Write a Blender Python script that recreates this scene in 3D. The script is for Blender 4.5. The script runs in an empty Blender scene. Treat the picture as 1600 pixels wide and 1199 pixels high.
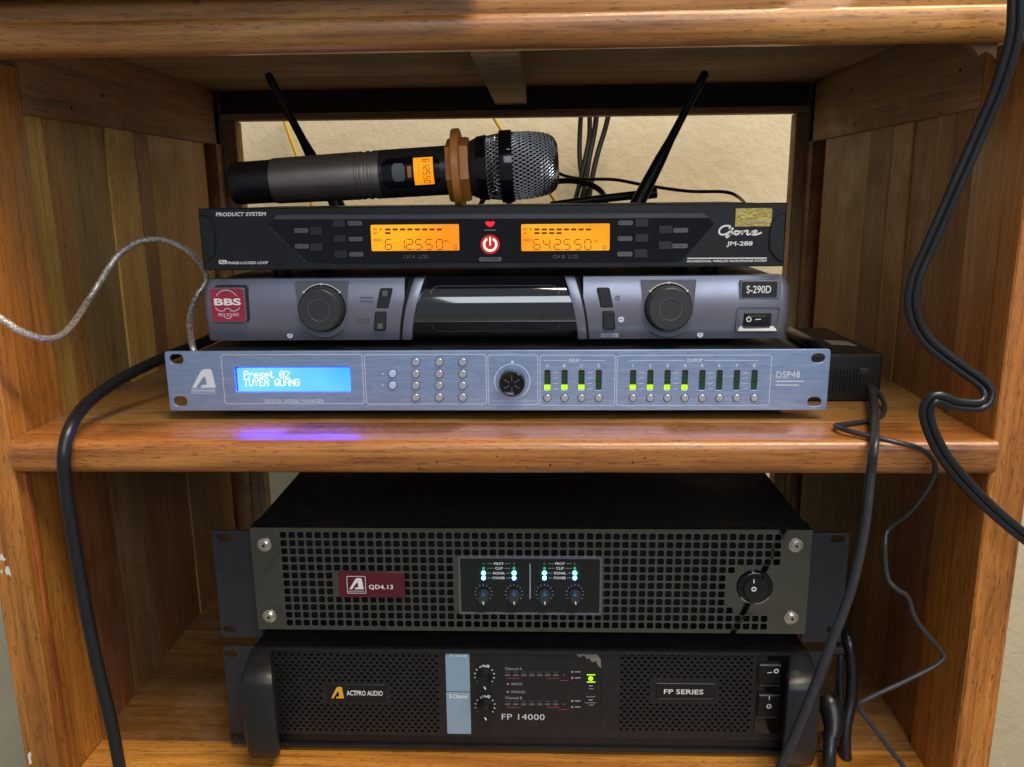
import bpy, bmesh, math, random
import numpy as np
from mathutils import Vector, Matrix
random.seed(7)
D = bpy.data
SC = bpy.context.scene
COL = SC.collection

# ------------------------------------------------------------------ camera, world, lamps, exposure
# Working units are millimetres measured from the lens; ZO lifts everything so the cabinet stands at z = 0.
ZO = 1050.0
FPX = 1290.0
CX, CY = 800.0, 599.5
_d = np.array([847 - CX, -(306 - CY), FPX]); _d /= np.linalg.norm(_d)
_u = -np.array([60.0, -(6300 - CY), FPX]); _u -= _d * _u.dot(_d); _u /= np.linalg.norm(_u)
_x = np.cross(_u, _d)
MW = np.array([_x, _d, _u])                      # camera (right, up, forward) -> world

cam_d = D.cameras.new('camera'); cam = D.objects.new('camera', cam_d); COL.objects.link(cam)
cam_d.sensor_width = 36.0; cam_d.lens = 36.0 * FPX / 1600.0
cam_d.clip_start = 0.01; cam_d.clip_end = 100
r_, u_, f_ = MW[:, 0], MW[:, 1], MW[:, 2]
cam.matrix_world = Matrix(((r_[0], u_[0], -f_[0], 0), (r_[1], u_[1], -f_[1], 0), (r_[2], u_[2], -f_[2], ZO / 1000), (0, 0, 0, 1)))
SC.camera = cam
SC.render.resolution_x = 1024; SC.render.resolution_y = 767

W = D.worlds.new('World'); SC.world = W; W.use_nodes = True
bg = W.node_tree.nodes['Background']
bg.inputs[0].default_value = (0.80, 0.88, 1.0, 1); bg.inputs[1].default_value = 0.23

def area(name, loc, target, sx, sy, power, col):
    l = D.lights.new(name, 'AREA'); l.shape = 'RECTANGLE'; l.size = sx; l.size_y = sy
    l.energy = power; l.color = col
    o = D.objects.new(name, l); COL.objects.link(o)
    o.location = loc
    o.rotation_euler = (Vector(target) - Vector(loc)).to_track_quat('-Z', 'Y').to_euler()
    return o
area('ceiling_tube_lamp', (0.62, 0.0, ZO / 1000 + 1.45), (0.1, 0.80, ZO / 1000), 1.4, 0.22, 41.0, (1.0, 0.86, 0.66))
area('doorway_daylight', (0.52, -1.80, ZO / 1000 + 1.0), (0.0, 0.6, ZO / 1000 - 0.1), 1.9, 0.95, 25.0, (0.84, 0.92, 1.0))

SC.view_settings.view_transform = 'Standard'
SC.view_settings.look = 'None'
SC.view_settings.exposure = 0.22
SC.view_settings.gamma = 1.0
SC.view_settings.use_curve_mapping = False
SC.render.engine = 'CYCLES'

# ------------------------------------------------------------------ pixel -> place
def ray(px, py):
    return MW @ np.array([px - CX, -(py - CY), FPX])
def onY(px, py, Y):
    v = ray(px, py); v = v * (Y / v[1]); return (float(v[0]), float(v[1]), float(v[2]))
def onZ(px, py, Z):
    v = ray(px, py); v = v * (Z / v[2]); return (float(v[0]), float(v[1]), float(v[2]))
def onX(px, py, X):
    v = ray(px, py); v = v * (X / v[0]); return (float(v[0]), float(v[1]), float(v[2]))
def P(px, py, Y):
    q = onY(px, py, Y); return (q[0], q[2])
def rect(b, Y):
    x0, y0, x1, y1 = b; mx, my = (x0 + x1) / 2, (y0 + y1) / 2
    return P(x0, my, Y)[0], P(x1, my, Y)[0], P(mx, y1, Y)[1], P(mx, y0, Y)[1]     # X0 X1 Z0 Z1
def mmpp(Y, py=600):
    return (P(810, py, Y)[0] - P(800, py, Y)[0]) / 10.0

# ------------------------------------------------------------------ mesh helpers (mm)
def rrect(X0, X1, Z0, Z1, r=0, n=4):
    if r <= 0: return [(X0, Z0), (X1, Z0), (X1, Z1), (X0, Z1)]
    r = min(r, (X1 - X0) / 2.001, (Z1 - Z0) / 2.001)
    out = []
    for cx, cz, a in ((X1 - r, Z0 + r, -90), (X1 - r, Z1 - r, 0), (X0 + r, Z1 - r, 90), (X0 + r, Z0 + r, 180)):
        for k in range(n + 1):
            t = math.radians(a + 90 * k / n); out.append((cx + r * math.cos(t), cz + r * math.sin(t)))
    return out
def circ(cx, cz, r, n=24, a0=0):
    return [(cx + r * math.cos(a0 + 2 * math.pi * k / n), cz + r * math.sin(a0 + 2 * math.pi * k / n)) for k in range(n)]
def area2(p):
    return sum(p[i][0] * p[(i + 1) % len(p)][1] - p[(i + 1) % len(p)][0] * p[i][1] for i in range(len(p)))
def inset(p, d):
    n = len(p); out = []
    s = 1 if area2(p) > 0 else -1
    for i in range(n):
        a, b, c = p[i - 1], p[i], p[(i + 1) % n]
        e1 = Vector((b[0] - a[0], b[1] - a[1])); e2 = Vector((c[0] - b[0], c[1] - b[1]))
        if e1.length < 1e-9: e1 = e2
        if e2.length < 1e-9: e2 = e1
        e1.normalize(); e2.normalize()
        n1 = Vector((-e1.y, e1.x)) * s; n2 = Vector((-e2.y, e2.x)) * s
        m = n1 + n2
        if m.length < 1e-6: m = n1.copy()
        m.normalize(); k = max(0.35, m.dot(n1))
        out.append((b[0] + m.x * d / k, b[1] + m.y * d / k))
    return out
def catmull(pts, sub=8):
    pts = [Vector(p) for p in pts]; out = []
    n = len(pts)
    for i in range(n - 1):
        p0 = pts[i - 1] if i > 0 else pts[0] * 2 - pts[1]
        p1, p2 = pts[i], pts[i + 1]
        p3 = pts[i + 2] if i + 2 < n else pts[-1] * 2 - pts[-2]
        for k in range(sub):
            t = k / sub
            out.append(0.5 * ((2 * p1) + (p2 - p0) * t + (2 * p0 - 5 * p1 + 4 * p2 - p3) * t * t + (3 * p1 - p0 - 3 * p2 + p3) * t ** 3))
    out.append(pts[-1]); return out

class MB:
    def __init__(s): s.v = []; s.f = []
    def add(s, v, f):
        o = len(s.v); s.v += [tuple(q) for q in v]; s.f += [tuple(i + o for i in q) for q in f]; return s
    def box(s, x0, x1, y0, y1, z0, z1):
        return s.add([(x0, y0, z0), (x1, y0, z0), (x1, y1, z0), (x0, y1, z0), (x0, y0, z1), (x1, y0, z1), (x1, y1, z1), (x0, y1, z1)],
                     [(0, 1, 5, 4), (1, 2, 6, 5), (2, 3, 7, 6), (3, 0, 4, 7), (4, 5, 6, 7), (3, 2, 1, 0)])
    def prism(s, p, y0, y1, ch=0):
        n = len(p)
        if ch > 0:
            q = inset(p, ch)
            rings = [[(a, y0, b) for a, b in q], [(a, y0 + ch, b) for a, b in p], [(a, y1, b) for a, b in p]]
        else:
            rings = [[(a, y0, b) for a, b in p], [(a, y1, b) for a, b in p]]
        v = [t for r in rings for t in r]; f = [tuple(range(n))]
        for k in range(len(rings) - 1):
            for i in range(n): f.append((k * n + i, k * n + n + i, k * n + n + (i + 1) % n, k * n + (i + 1) % n))
        f.append(tuple(reversed(range((len(rings) - 1) * n, len(rings) * n))))
        return s.add(v, f)
    def flat(s, p, y):
        return s.add([(a, y, b) for a, b in p], [tuple(range(len(p)))])
    def cyl(s, cx, cz, r, y0, y1, n=28, ch=0): return s.prism(circ(cx, cz, r, n), y0, y1, ch)
    def ring(s, cx, cz, r0, r1, y0, y1, n=32, a0=0.0, a1=360.0):
        full = abs(a1 - a0) > 359.9; m = n if full else n + 1; v = []
        for k in range(m):
            t = math.radians(a0 + (a1 - a0) * k / n)
            for r, y in ((r0, y0), (r1, y0), (r1, y1), (r0, y1)): v.append((cx + r * math.cos(t), y, cz + r * math.sin(t)))
        f = []
        for k in range(n):
            a, b = k * 4, ((k + 1) % m) * 4
            for j in range(4): f.append((a + j, a + (j + 1) % 4, b + (j + 1) % 4, b + j))
        if not full: f += [(0, 1, 2, 3), ((m - 1) * 4 + 3, (m - 1) * 4 + 2, (m - 1) * 4 + 1, (m - 1) * 4)]
        return s.add(v, f)
    def frame(s, po, d, y0, y1):                       # outline of a polygon, d wide
        pi = inset(po, d); n = len(po)
        v = [(a, y0, b) for a, b in po] + [(a, y0, b) for a, b in pi] + [(a, y1, b) for a, b in po] + [(a, y1, b) for a, b in pi]
        f = []
        for i in range(n):
            j = (i + 1) % n
            f += [(i, j, n + j, n + i), (2 * n + i, 3 * n + i, 3 * n + j, 2 * n + j), (i, 2 * n + i, 2 * n + j, j), (n + i, n + j, 3 * n + j, 3 * n + i)]
        return s.add(v, f)
    def ribbon(s, pts, w, y0, y1, closed=False):       # stroke in XZ
        n = len(pts); v = []; f = []
        for i in range(n):
            a = pts[i - 1] if (i > 0 or closed) else pts[i]; b = pts[(i + 1) % n] if (i < n - 1 or closed) else pts[i]
            t = Vector((b[0] - a[0], b[1] - a[1]))
            if t.length < 1e-9: t = Vector((1, 0))
            t.normalize(); nx, nz = -t.y * w / 2, t.x * w / 2
            x, z = pts[i]
            v += [(x + nx, y0, z + nz), (x - nx, y0, z - nz), (x - nx, y1, z - nz), (x + nx, y1, z + nz)]
        for i in range(n if closed else n - 1):
            a, b = i * 4, ((i + 1) % n) * 4
            for j in range(4): f.append((a + j, a + (j + 1) % 4, b + (j + 1) % 4, b + j))
        if not closed: f += [(0, 1, 2, 3), (4 * n - 1, 4 * n - 2, 4 * n - 3, 4 * n - 4)]
        return s.add(v, f)
    def tube(s, pts, r, n=10, closed_ends=True, sx=1.0):
        pts = [Vector(p) for p in pts]; m = len(pts); v = []; f = []
        nrm = None
        for i in range(m):
            t = (pts[min(i + 1, m - 1)] - pts[max(i - 1, 0)]).normalized()
            if nrm is None:
                nrm = t.orthogonal().normalized()
            nrm = (nrm - t * nrm.dot(t)).normalized(); bn = t.cross(nrm)
            rr = r[i] if isinstance(r, (list, tuple)) else r
            for k in range(n):
                a = 2 * math.pi * k / n; v.append(pts[i] + nrm * (math.cos(a) * rr * sx) + bn * (math.sin(a) * rr))
        for i in range(m - 1):
            for k in range(n): f.append((i * n + k, i * n + (k + 1) % n, (i + 1) * n + (k + 1) % n, (i + 1) * n + k))
        if closed_ends: f += [tuple(reversed(range(n))), tuple(range((m - 1) * n, m * n))]
        return s.add(v, f)
    def lathe(s, o, ax, prof, n=48, shape=None):
        o = Vector(o); ax = Vector(ax).normalized(); e1 = Vector((0, -1, 0)) if abs(ax.y) < 0.9 else Vector((1, 0, 0)); e1 = (e1 - ax * e1.dot(ax)).normalized(); e2 = ax.cross(e1)
        v = []; f = []; m = len(prof)
        for t, r in prof:
            for k in range(n):
                a = 2 * math.pi * k / n; q = shape(a) if shape else 1.0
                v.append(o + ax * t + (e1 * math.cos(a) + e2 * math.sin(a)) * (r * q))
        for i in range(m - 1):
            for k in range(n): f.append((i * n + k, i * n + (k + 1) % n, (i + 1) * n + (k + 1) % n, (i + 1) * n + k))
        f += [tuple(reversed(range(n))), tuple(range((m - 1) * n, m * n))]
        return s.add(v, f)
    def build(s, name, mat, parent=None, bevel=0, smooth=35, seg=2, kind=None):
        me = D.meshes.new(name); org = root_of(parent)
        me.from_pydata([((x - org[0]) / 1000, (y - org[1]) / 1000, (z - org[2]) / 1000) for x, y, z in s.v], [], s.f)
        bm = bmesh.new(); bm.from_mesh(me)
        bmesh.ops.recalc_face_normals(bm, faces=bm.faces)
        if bevel > 0:
            es = [e for e in bm.edges if len(e.link_faces) == 2 and e.calc_face_angle(0) > 0.5]
            bmesh.ops.bevel(bm, geom=es, offset=bevel / 1000, segments=seg, profile=0.6, affect='EDGES', clamp_overlap=True)
        bm.to_mesh(me); bm.free()
        return link(me, name, mat, parent, smooth, kind)

ROOTS = {}
def root_of(o):
    if o is None: return (0, 0, -ZO)
    while o.parent: o = o.parent
    return ROOTS.get(o.name, (0, 0, -ZO))
def link(me, name, mat, parent=None, smooth=35, kind=None):
    me.materials.clear(); me.materials.append(M(mat))
    if smooth: me.shade_smooth(); me.set_sharp_from_angle(angle=math.radians(smooth))
    o = D.objects.new(name, me); COL.objects.link(o)
    if parent is not None: o.parent = parent
    if kind: o['kind'] = kind
    return o
def tag(o, label, cat, group=None):
    o['label'] = label; o['category'] = cat
    if group: o['group'] = group
    return o
def thing(name, base, label, cat, group=None):
    o = D.objects.new(name, None); COL.objects.link(o); o.empty_display_size = 0.02
    o.location = (base[0] / 1000, base[1] / 1000, (base[2] + ZO) / 1000)
    ROOTS[o.name] = base
    return tag(o, label, cat, group)

def text(s, b, Y, mat, parent, name='lettering', bold=0.0, shear=0.0, sp=1.0, keep=False):
    """lettering fitted to the pixel box b on the plane Y"""
    cu = D.curves.new('t', 'FONT'); cu.body = s; cu.size = 1.0; cu.offset = bold; cu.shear = shear; cu.space_character = sp
    cu.resolution_u = 3
    ob = D.objects.new('t', cu); me = D.meshes.new_from_object(ob); D.objects.remove(ob); D.curves.remove(cu)
    xs = [v.co.x for v in me.vertices]; ys = [v.co.y for v in me.vertices]
    X0, X1, Z0, Z1 = rect(b, Y); org = root_of(parent)
    ax, bx, ay, by = min(xs), max(xs), min(ys), max(ys)
    for v in me.vertices:
        x = X0 + (v.co.x - ax) / (bx - ax) * (X1 - X0); z = Z0 + (v.co.y - ay) / max(1e-6, by - ay) * (Z1 - Z0)
        v.co = ((x - org[0]) / 1000, (Y - org[1]) / 1000, (z - org[2]) / 1000)
    me.name = name
    return link(me, name, mat, parent, 0)
def holed(name, outer, holes, y0, y1, mat, parent, bevel=0.0):
    cu = D.curves.new('h', 'CURVE'); cu.dimensions = '2D'; cu.fill_mode = 'BOTH'; cu.extrude = (y1 - y0) / 2 - bevel
    cu.bevel_depth = bevel; cu.bevel_resolution = 1
    for p in [outer] + holes:
        sp = cu.splines.new('POLY'); sp.points.add(len(p) - 1); sp.use_cyclic_u = True
        for q, (a, b) in zip(sp.points, p): q.co = (a, b, 0, 1)
    ob = D.objects.new('h', cu); me = D.meshes.new_from_object(ob); D.objects.remove(ob); D.curves.remove(cu)
    org = root_of(parent); ym = (y0 + y1) / 2
    for v in me.vertices:
        x, z, d = v.co; v.co = ((x - org[0]) / 1000, (ym - d - org[1]) / 1000, (z - org[2]) / 1000)
    me.name = name
    return link(me, name, mat, parent, 30)
def rr(b, Y, rad=0, n=4):
    X0, X1, Z0, Z1 = rect(b, Y); return rrect(X0, X1, Z0, Z1, rad * mmpp(Y), n)
def pp(pts, Y): return [P(a, b, Y) for a, b in pts]

# ------------------------------------------------------------------ materials
MATS = {}
def M(n): return MATS[n] if isinstance(n, str) else n
class NT:
    def __init__(s, name):
        s.m = D.materials.new(name); s.m.use_nodes = True; s.t = s.m.node_tree; s.b = s.t.nodes['Principled BSDF']; MATS[name] = s.m
    def n(s, typ, **kw):
        o = s.t.nodes.new(typ)
        for k, v in kw.items(): setattr(o, k, v)
        return o
    def l(s, a, b): s.t.links.new(a, b)
    def mapping(s, scale=(1, 1, 1), coord='Object', rnd=True):
        tc = s.n('ShaderNodeTexCoord'); mp = s.n('ShaderNodeMapping'); mp.inputs['Scale'].default_value = scale
        s.l(tc.outputs[coord], mp.inputs['Vector'])
        if rnd:
            oi = s.n('ShaderNodeObjectInfo'); mu = s.n('ShaderNodeVectorMath', operation='SCALE'); mu.inputs[0].default_value = (31.7, 57.1, 83.3)
            s.l(oi.outputs['Random'], mu.inputs['Scale']); s.l(mu.outputs[0], mp.inputs['Location'])
        return mp.outputs[0]
    def noise(s, vec, scale, detail=4, rough=0.55, dist=0.0):
        o = s.n('ShaderNodeTexNoise'); o.inputs['Scale'].default_value = scale; o.inputs['Detail'].default_value = detail
        o.inputs['Roughness'].default_value = rough; o.inputs['Distortion'].default_value = dist; s.l(vec, o.inputs['Vector']); return o.outputs['Fac']
    def ramp(s, fac, stops):
        o = s.n('ShaderNodeValToRGB'); e = o.color_ramp.elements
        while len(e) < len(stops): e.new(0.5)
        for q, (p, c) in zip(e, stops): q.position = p; q.color = (*c, 1) if len(c) == 3 else c
        s.l(fac, o.inputs[0]); return o.outputs[0]
    def rng(s, fac, a, b, c, d):
        o = s.n('ShaderNodeMapRange'); o.inputs[1].default_value = a; o.inputs[2].default_value = b; o.inputs[3].default_value = c; o.inputs[4].default_value = d
        s.l(fac, o.inputs[0]); return o.outputs[0]
    def mix(s, fac, a, b, blend='MIX'):
        o = s.n('ShaderNodeMix', data_type='RGBA', blend_type=blend)
        if isinstance(fac, (int, float)): o.inputs[0].default_value = fac
        else: s.l(fac, o.inputs[0])
        for k, c in ((6, a), (7, b)):
            if isinstance(c, tuple): o.inputs[k].default_value = (*c, 1)
            else: s.l(c, o.inputs[k])
        return o.outputs[2]
    def bump(s, h, strength, dist):
        o = s.n('ShaderNodeBump'); o.inputs['Strength'].default_value = strength; o.inputs['Distance'].default_value = dist
        s.l(h, o.inputs['Height']); s.l(o.outputs[0], s.b.inputs['Normal']); return o
    def set(s, **kw):
        for k, v in kw.items():
            i = s.b.inputs[k.replace('_', ' ')]
            if hasattr(v, 'is_linked'): s.l(v, i)
            else: i.default_value = v if not isinstance(v, tuple) or len(v) != 3 else (*v, 1)

def plain(name, col, rough=0.45, metal=0.0, spec=0.5, grain=None, smudge=0.0, dust=0.0, coat=0.0):
    k = NT(name); k.set(Base_Color=col, Roughness=rough, Metallic=metal, Specular_IOR_Level=spec)
    if coat: k.set(Coat_Weight=coat, Coat_Roughness=0.08)
    if smudge or dust or grain:
        v = k.mapping((1, 1, 1))
    if smudge:
        k.set(Roughness=k.rng(k.noise(v, 38, 5, 0.6), 0.3, 0.7, max(0.02, rough - smudge), rough + smudge))
    if dust:
        m = k.rng(k.noise(v, 160, 6, 0.75), 0.5, 0.85, 0, dust)
        k.set(Base_Color=k.mix(m, col, (0.32, 0.29, 0.25)))
    if grain: k.bump(k.noise(v, grain[0], 2), grain[1], grain[2])
    return k
def emit(name, col, strength):
    k = NT(name); k.set(Base_Color=(0.02, 0.02, 0.02), Roughness=0.4, Specular_IOR_Level=0.12, Emission_Color=col, Emission_Strength=strength); return k

def wood(name, axis, cols, rough=0.4, coat=0.0, freq=1.0, dirt=0.0, bump=0.25, pore=0.4, croug=0.18, streak=0.6):
    k = NT(name)
    a = [70.0 * freq] * 3; a[axis] = 4.0; b = [520.0] * 3; b[axis] = 14.0; c = [9.0] * 3; c[axis] = 1.6
    v1, v2, v3 = k.mapping(tuple(a)), k.mapping(tuple(b)), k.mapping(tuple(c))
    n1 = k.noise(v1, 1, 5, 0.6, 0.9); n2 = k.noise(v2, 1, 3, 0.6, 0.2); n3 = k.noise(v3, 1, 3, 0.5, 0.6)
    base = k.ramp(n1, [(0.28, cols[0]), (0.5, cols[1]), (0.72, cols[2])])
    broad = k.ramp(n3, [(0.33, (0.62, 0.60, 0.60)), (0.5, (1, 1, 1)), (0.68, (1.22, 1.12, 0.95))])
    col = k.mix(0.8, base, broad, 'MULTIPLY')
    fine = k.rng(n2, 0.36, 0.5, 0.0, 1.0)
    col = k.mix(k.rng(n2, 0.33, 0.42, pore * 1.2, 0.0), col, (cols[0][0] * 0.35, cols[0][1] * 0.35, cols[0][2] * 0.35))
    e = [260.0] * 3; e[axis] = 9.0; g = [800.0] * 3; g[axis] = 110.0
    n4 = k.noise(k.mapping(tuple(e)), 1, 5, 0.65, 0.7); n5 = k.noise(k.mapping(tuple(g)), 1, 2, 0.5, 0.3)
    col = k.mix(streak, col, k.ramp(n4, [(0.30, (0.50, 0.46, 0.44)), (0.5, (1.0, 1.0, 1.0)), (0.70, (1.35, 1.28, 1.15))]), 'MULTIPLY')
    col = k.mix(k.rng(n5, 0.60, 0.655, 0.0, 0.6), col, (cols[0][0] * 0.4, cols[0][1] * 0.36, cols[0][2] * 0.36))
    oi = k.n('ShaderNodeObjectInfo'); hs = k.n('ShaderNodeHueSaturation')
    k.l(k.rng(oi.outputs['Random'], 0, 1, 0.78, 1.25), hs.inputs['Value']); k.l(k.rng(oi.outputs['Random'], 0, 1, 0.488, 0.512), hs.inputs['Hue'])
    k.l(col, hs.inputs['Color']); col = hs.outputs[0]
    if dirt:
        vd = k.mapping((1, 1, 1)); nd = k.noise(vd, 26, 7, 0.72, 0.4)
        col = k.mix(k.rng(nd, 0.46, 0.72, 0, dirt), col, (0.36, 0.31, 0.25))
        nk = k.noise(vd, 75, 4, 0.7, 0.3)
        col = k.mix(k.rng(nk, 0.64, 0.74, 0, 0.75), col, (0.035, 0.022, 0.015))
        k.set(Roughness=k.rng(nd, 0.4, 0.7, rough, min(1, rough + 0.3)))
    else:
        k.set(Roughness=k.rng(n1, 0.2, 0.8, rough - 0.06, rough + 0.12))
    if coat:
        vs = k.mapping((1, 1, 1)); nw = k.noise(vs, 120, 6, 0.7, 0.5)
        k.set(Coat_Roughness=k.rng(nw, 0.35, 0.7, max(0.06, croug - 0.1), croug + 0.2), Coat_Weight=k.rng(nw, 0.45, 0.75, coat, coat * 0.35))
        col = k.mix(k.rng(nw, 0.66, 0.76, 0.0, 0.35), col, (0.50, 0.38, 0.27))
    k.set(Base_Color=col)
    nu = k.noise(k.mapping((1, 1, 1)), 45, 3, 0.5)
    k.bump(k.mix(0.35, k.mix(0.5, k.ramp(n2, [(0, (0, 0, 0)), (1, (1, 1, 1))]), k.ramp(n4, [(0, (0, 0, 0)), (1, (1, 1, 1))])), k.ramp(nu, [(0, (0, 0, 0)), (1, (1, 1, 1))])), bump, 0.0012)
    return k
OR = ((0.269, 0.094, 0.017), (0.407, 0.164, 0.032), (0.522, 0.245, 0.056))
RD = ((0.246, 0.067, 0.013), (0.37, 0.114, 0.022), (0.458, 0.163, 0.034))
PL = ((0.13, 0.070, 0.026), (0.23, 0.130, 0.048), (0.33, 0.205, 0.082))
GY = ((0.224, 0.139, 0.069), (0.374, 0.256, 0.135), (0.486, 0.35, 0.196))
wood('wood_varnish_x', 0, OR, 0.38, 0.5, 0.6, pore=0.4, croug=0.25, streak=0.85)
wood('wood_varnish_z', 2, RD, 0.42, 0.22, 0.6, pore=0.4, streak=0.8)
wood('wood_board_x', 0, ((0.156, 0.064, 0.014), (0.229, 0.1, 0.022), (0.301, 0.139, 0.034)), 0.45, 0.25, 0.6, 0.18)
wood('wood_plank_a', 2, ((0.255, 0.108, 0.021), (0.343, 0.151, 0.032), (0.416, 0.195, 0.045)), 0.5, 0.15, 0.3, 0.14, 0.3)
wood('wood_plank_b', 2, ((0.352, 0.177, 0.033), (0.446, 0.236, 0.046), (0.514, 0.283, 0.062)), 0.5, 0.15, 0.3, 0.12, 0.3)
wood('wood_plank_c', 2, ((0.219, 0.118, 0.035), (0.288, 0.158, 0.049), (0.348, 0.197, 0.065)), 0.55, 0.1, 0.3, 0.20, 0.3)
wood('wood_plank_d', 2, ((0.235, 0.087, 0.023), (0.327, 0.129, 0.033), (0.411, 0.175, 0.047)), 0.5, 0.15, 0.3, 0.14, 0.3)
wood('wood_rail_y', 1, ((0.152, 0.074, 0.032), (0.258, 0.132, 0.058), (0.364, 0.195, 0.09)), 0.6, 0.0, 0.6, 0.25, 0.4)
wood('wood_raw_x', 0, GY, 0.75, 0.0, 0.5, 0.30, 0.7)
wood('wood_raw_z', 2, GY, 0.7, 0.0, 0.5, 0.25, 0.6)
wood('wood_shaded_x', 0, ((0.012, 0.006, 0.006), (0.022, 0.010, 0.010), (0.035, 0.018, 0.016)), 0.6, 0.0, 0.5)
plain('shadow_gap', (0.016, 0.008, 0.008), 0.8)
plain('pin_hole', (0.012, 0.006, 0.004), 0.9)
plain('splinter', (0.17, 0.085, 0.038), 0.8)
k = NT('plaster'); v = k.mapping((1, 1, 1), rnd=False)
n1 = k.noise(v, 55, 6, 0.6); n2 = k.noise(v, 6, 4, 0.6)
k.set(Base_Color=k.mix(k.rng(n2, 0.3, 0.7, 0, 1), (0.55, 0.47, 0.32), (0.65, 0.56, 0.39)), Roughness=0.85); k.bump(n1, 0.6, 0.004)

plain('black_panel', (0.009, 0.009, 0.011), 0.40, spec=0.4, grain=(2600, 0.15, 0.0003), smudge=0.08, dust=0.02)
plain('black_gloss', (0.004, 0.004, 0.005), 0.10, smudge=0.06)
plain('black_steel', (0.007, 0.008, 0.010), 0.48, spec=0.35, grain=(1500, 0.25, 0.0004), smudge=0.12, dust=0.04)
plain('black_plastic', (0.007, 0.007, 0.008), 0.38, spec=0.4, grain=(1800, 0.2, 0.0003), smudge=0.1, dust=0.03)
plain('black_rubber', (0.008, 0.008, 0.009), 0.45, spec=0.35, smudge=0.1, dust=0.03)
plain('dark_key', (0.022, 0.022, 0.027), 0.35, smudge=0.08)
plain('strip_grey', (0.06, 0.06, 0.075), 0.35, smudge=0.08)
plain('pill_grey', (0.10, 0.10, 0.11), 0.5)
plain('print_white', (0.80, 0.80, 0.80), 0.5)
plain('print_dim', (0.10, 0.10, 0.11), 0.5)
plain('print_grey', (0.38, 0.38, 0.40), 0.5)
plain('print_pale', (0.62, 0.66, 0.76), 0.4)
plain('print_red', (0.35, 0.03, 0.06), 0.5)
plain('lcd_ink', (0.10, 0.03, 0.0), 0.5)
plain('interior_black', (0.006, 0.006, 0.007), 0.9)
plain('silver_paint', (0.225, 0.23, 0.29), 0.34, 0.55, grain=(3000, 0.15, 0.0002), smudge=0.06)
plain('silver_dark', (0.16, 0.165, 0.19), 0.36, 0.4, smudge=0.05)
plain('knob_grey', (0.032, 0.032, 0.038), 0.40, grain=(1800, 0.15, 0.0003), smudge=0.08, dust=0.03)
plain('knob_face', (0.02, 0.02, 0.025), 0.38)
plain('badge_red', (0.34, 0.02, 0.05), 0.35, smudge=0.06)
plain('maroon', (0.10, 0.006, 0.016), 0.35, smudge=0.06)
plain('chrome', (0.62, 0.62, 0.62), 0.09, 1.0, smudge=0.04)
plain('steel_mirror', (0.19, 0.19, 0.185), 0.07, 1.0, smudge=0.05)
plain('screw_steel', (0.75, 0.70, 0.60), 0.25, 1.0)
plain('ear_paint', (0.020, 0.019, 0.024), 0.48, spec=0.4, grain=(1500, 0.25, 0.0004), smudge=0.08, dust=0.05)
plain('handle_paint', (0.010, 0.010, 0.013), 0.40, grain=(1500, 0.25, 0.0004), smudge=0.08, dust=0.03)
plain('cable_matte', (0.010, 0.010, 0.011), 0.6, spec=0.2)
plain('amp_face', (0.012, 0.012, 0.013), 0.42, spec=0.4, grain=(1800, 0.2, 0.0003), smudge=0.08, dust=0.04)
plain('sticker_blue', (0.25, 0.36, 0.47), 0.35, smudge=0.08)
plain('film_torn', (0.20, 0.18, 0.16), 0.35, dust=0.2)
plain('logo_gold', (0.80, 0.42, 0.05), 0.4)
plain('label_paper', (0.42, 0.39, 0.33), 0.7)
plain('silicone_orange', (0.48, 0.175, 0.032), 0.5, grain=(900, 0.2, 0.0004), smudge=0.08)
plain('mic_metal', (0.27, 0.232, 0.205), 0.40, 0.85, grain=(2600, 0.15, 0.0002), smudge=0.05)
plain('mic_dark', (0.035, 0.032, 0.034), 0.30, 0.5, smudge=0.06)
plain('mic_wire', (0.58, 0.57, 0.56), 0.24, 1.0)
plain('mic_foam', (0.008, 0.008, 0.009), 0.95)
plain('cable_grey', (0.024, 0.024, 0.028), 0.34, smudge=0.1, dust=0.08)
plain('cable_black', (0.010, 0.010, 0.012), 0.32, smudge=0.08, dust=0.03)
plain('cable_yellow', (0.55, 0.36, 0.03), 0.5)
plain('button_lit', (0.42, 0.52, 0.80), 0.35)
plain('button_metal', (0.46, 0.50, 0.58), 0.35, 0.5)
plain('meter_dark', (0.006, 0.012, 0.008), 0.25)
plain('meter_green', (0.008, 0.06, 0.02), 0.4)
plain('meter_amber', (0.07, 0.045, 0.015), 0.4)
k = NT('brushed_aluminium'); v = k.mapping((9, 60, 1500), rnd=False); nb = k.noise(v, 1, 4, 0.7, 0.6); v2 = k.mapping((60, 60, 420), rnd=False); nc = k.noise(v2, 1, 3, 0.6, 0.9)
k.set(Base_Color=k.mix(k.rng(nc, 0.3, 0.7, 0, 1), (0.29, 0.39, 0.62), (0.39, 0.51, 0.77)), Metallic=0.75, Roughness=k.rng(nb, 0.2, 0.8, 0.30, 0.52)); k.bump(nc, 0.25, 0.0003)
k = NT('hologram_gold'); v = k.mapping((1, 1, 1)); nh = k.noise(v, 240, 4, 0.6, 2.0)
k.set(Base_Color=k.ramp(nh, [(0.3, (0.42, 0.27, 0.05)), (0.55, (0.62, 0.45, 0.13)), (0.75, (0.45, 0.55, 0.25))]), Metallic=0.7, Roughness=0.3); k.bump(nh, 0.5, 0.0006)
k = NT('clear_braid'); v = k.mapping((1, 1, 1)); nh = k.noise(v, 420, 3, 0.7, 1.0)
k.set(Base_Color=k.ramp(nh, [(0.38, (0.34, 0.27, 0.20)), (0.62, (0.85, 0.80, 0.72))]), Metallic=0.55, Roughness=0.28, Coat_Weight=0.6, Coat_Roughness=0.1); k.bump(nh, 0.6, 0.0008)
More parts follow.
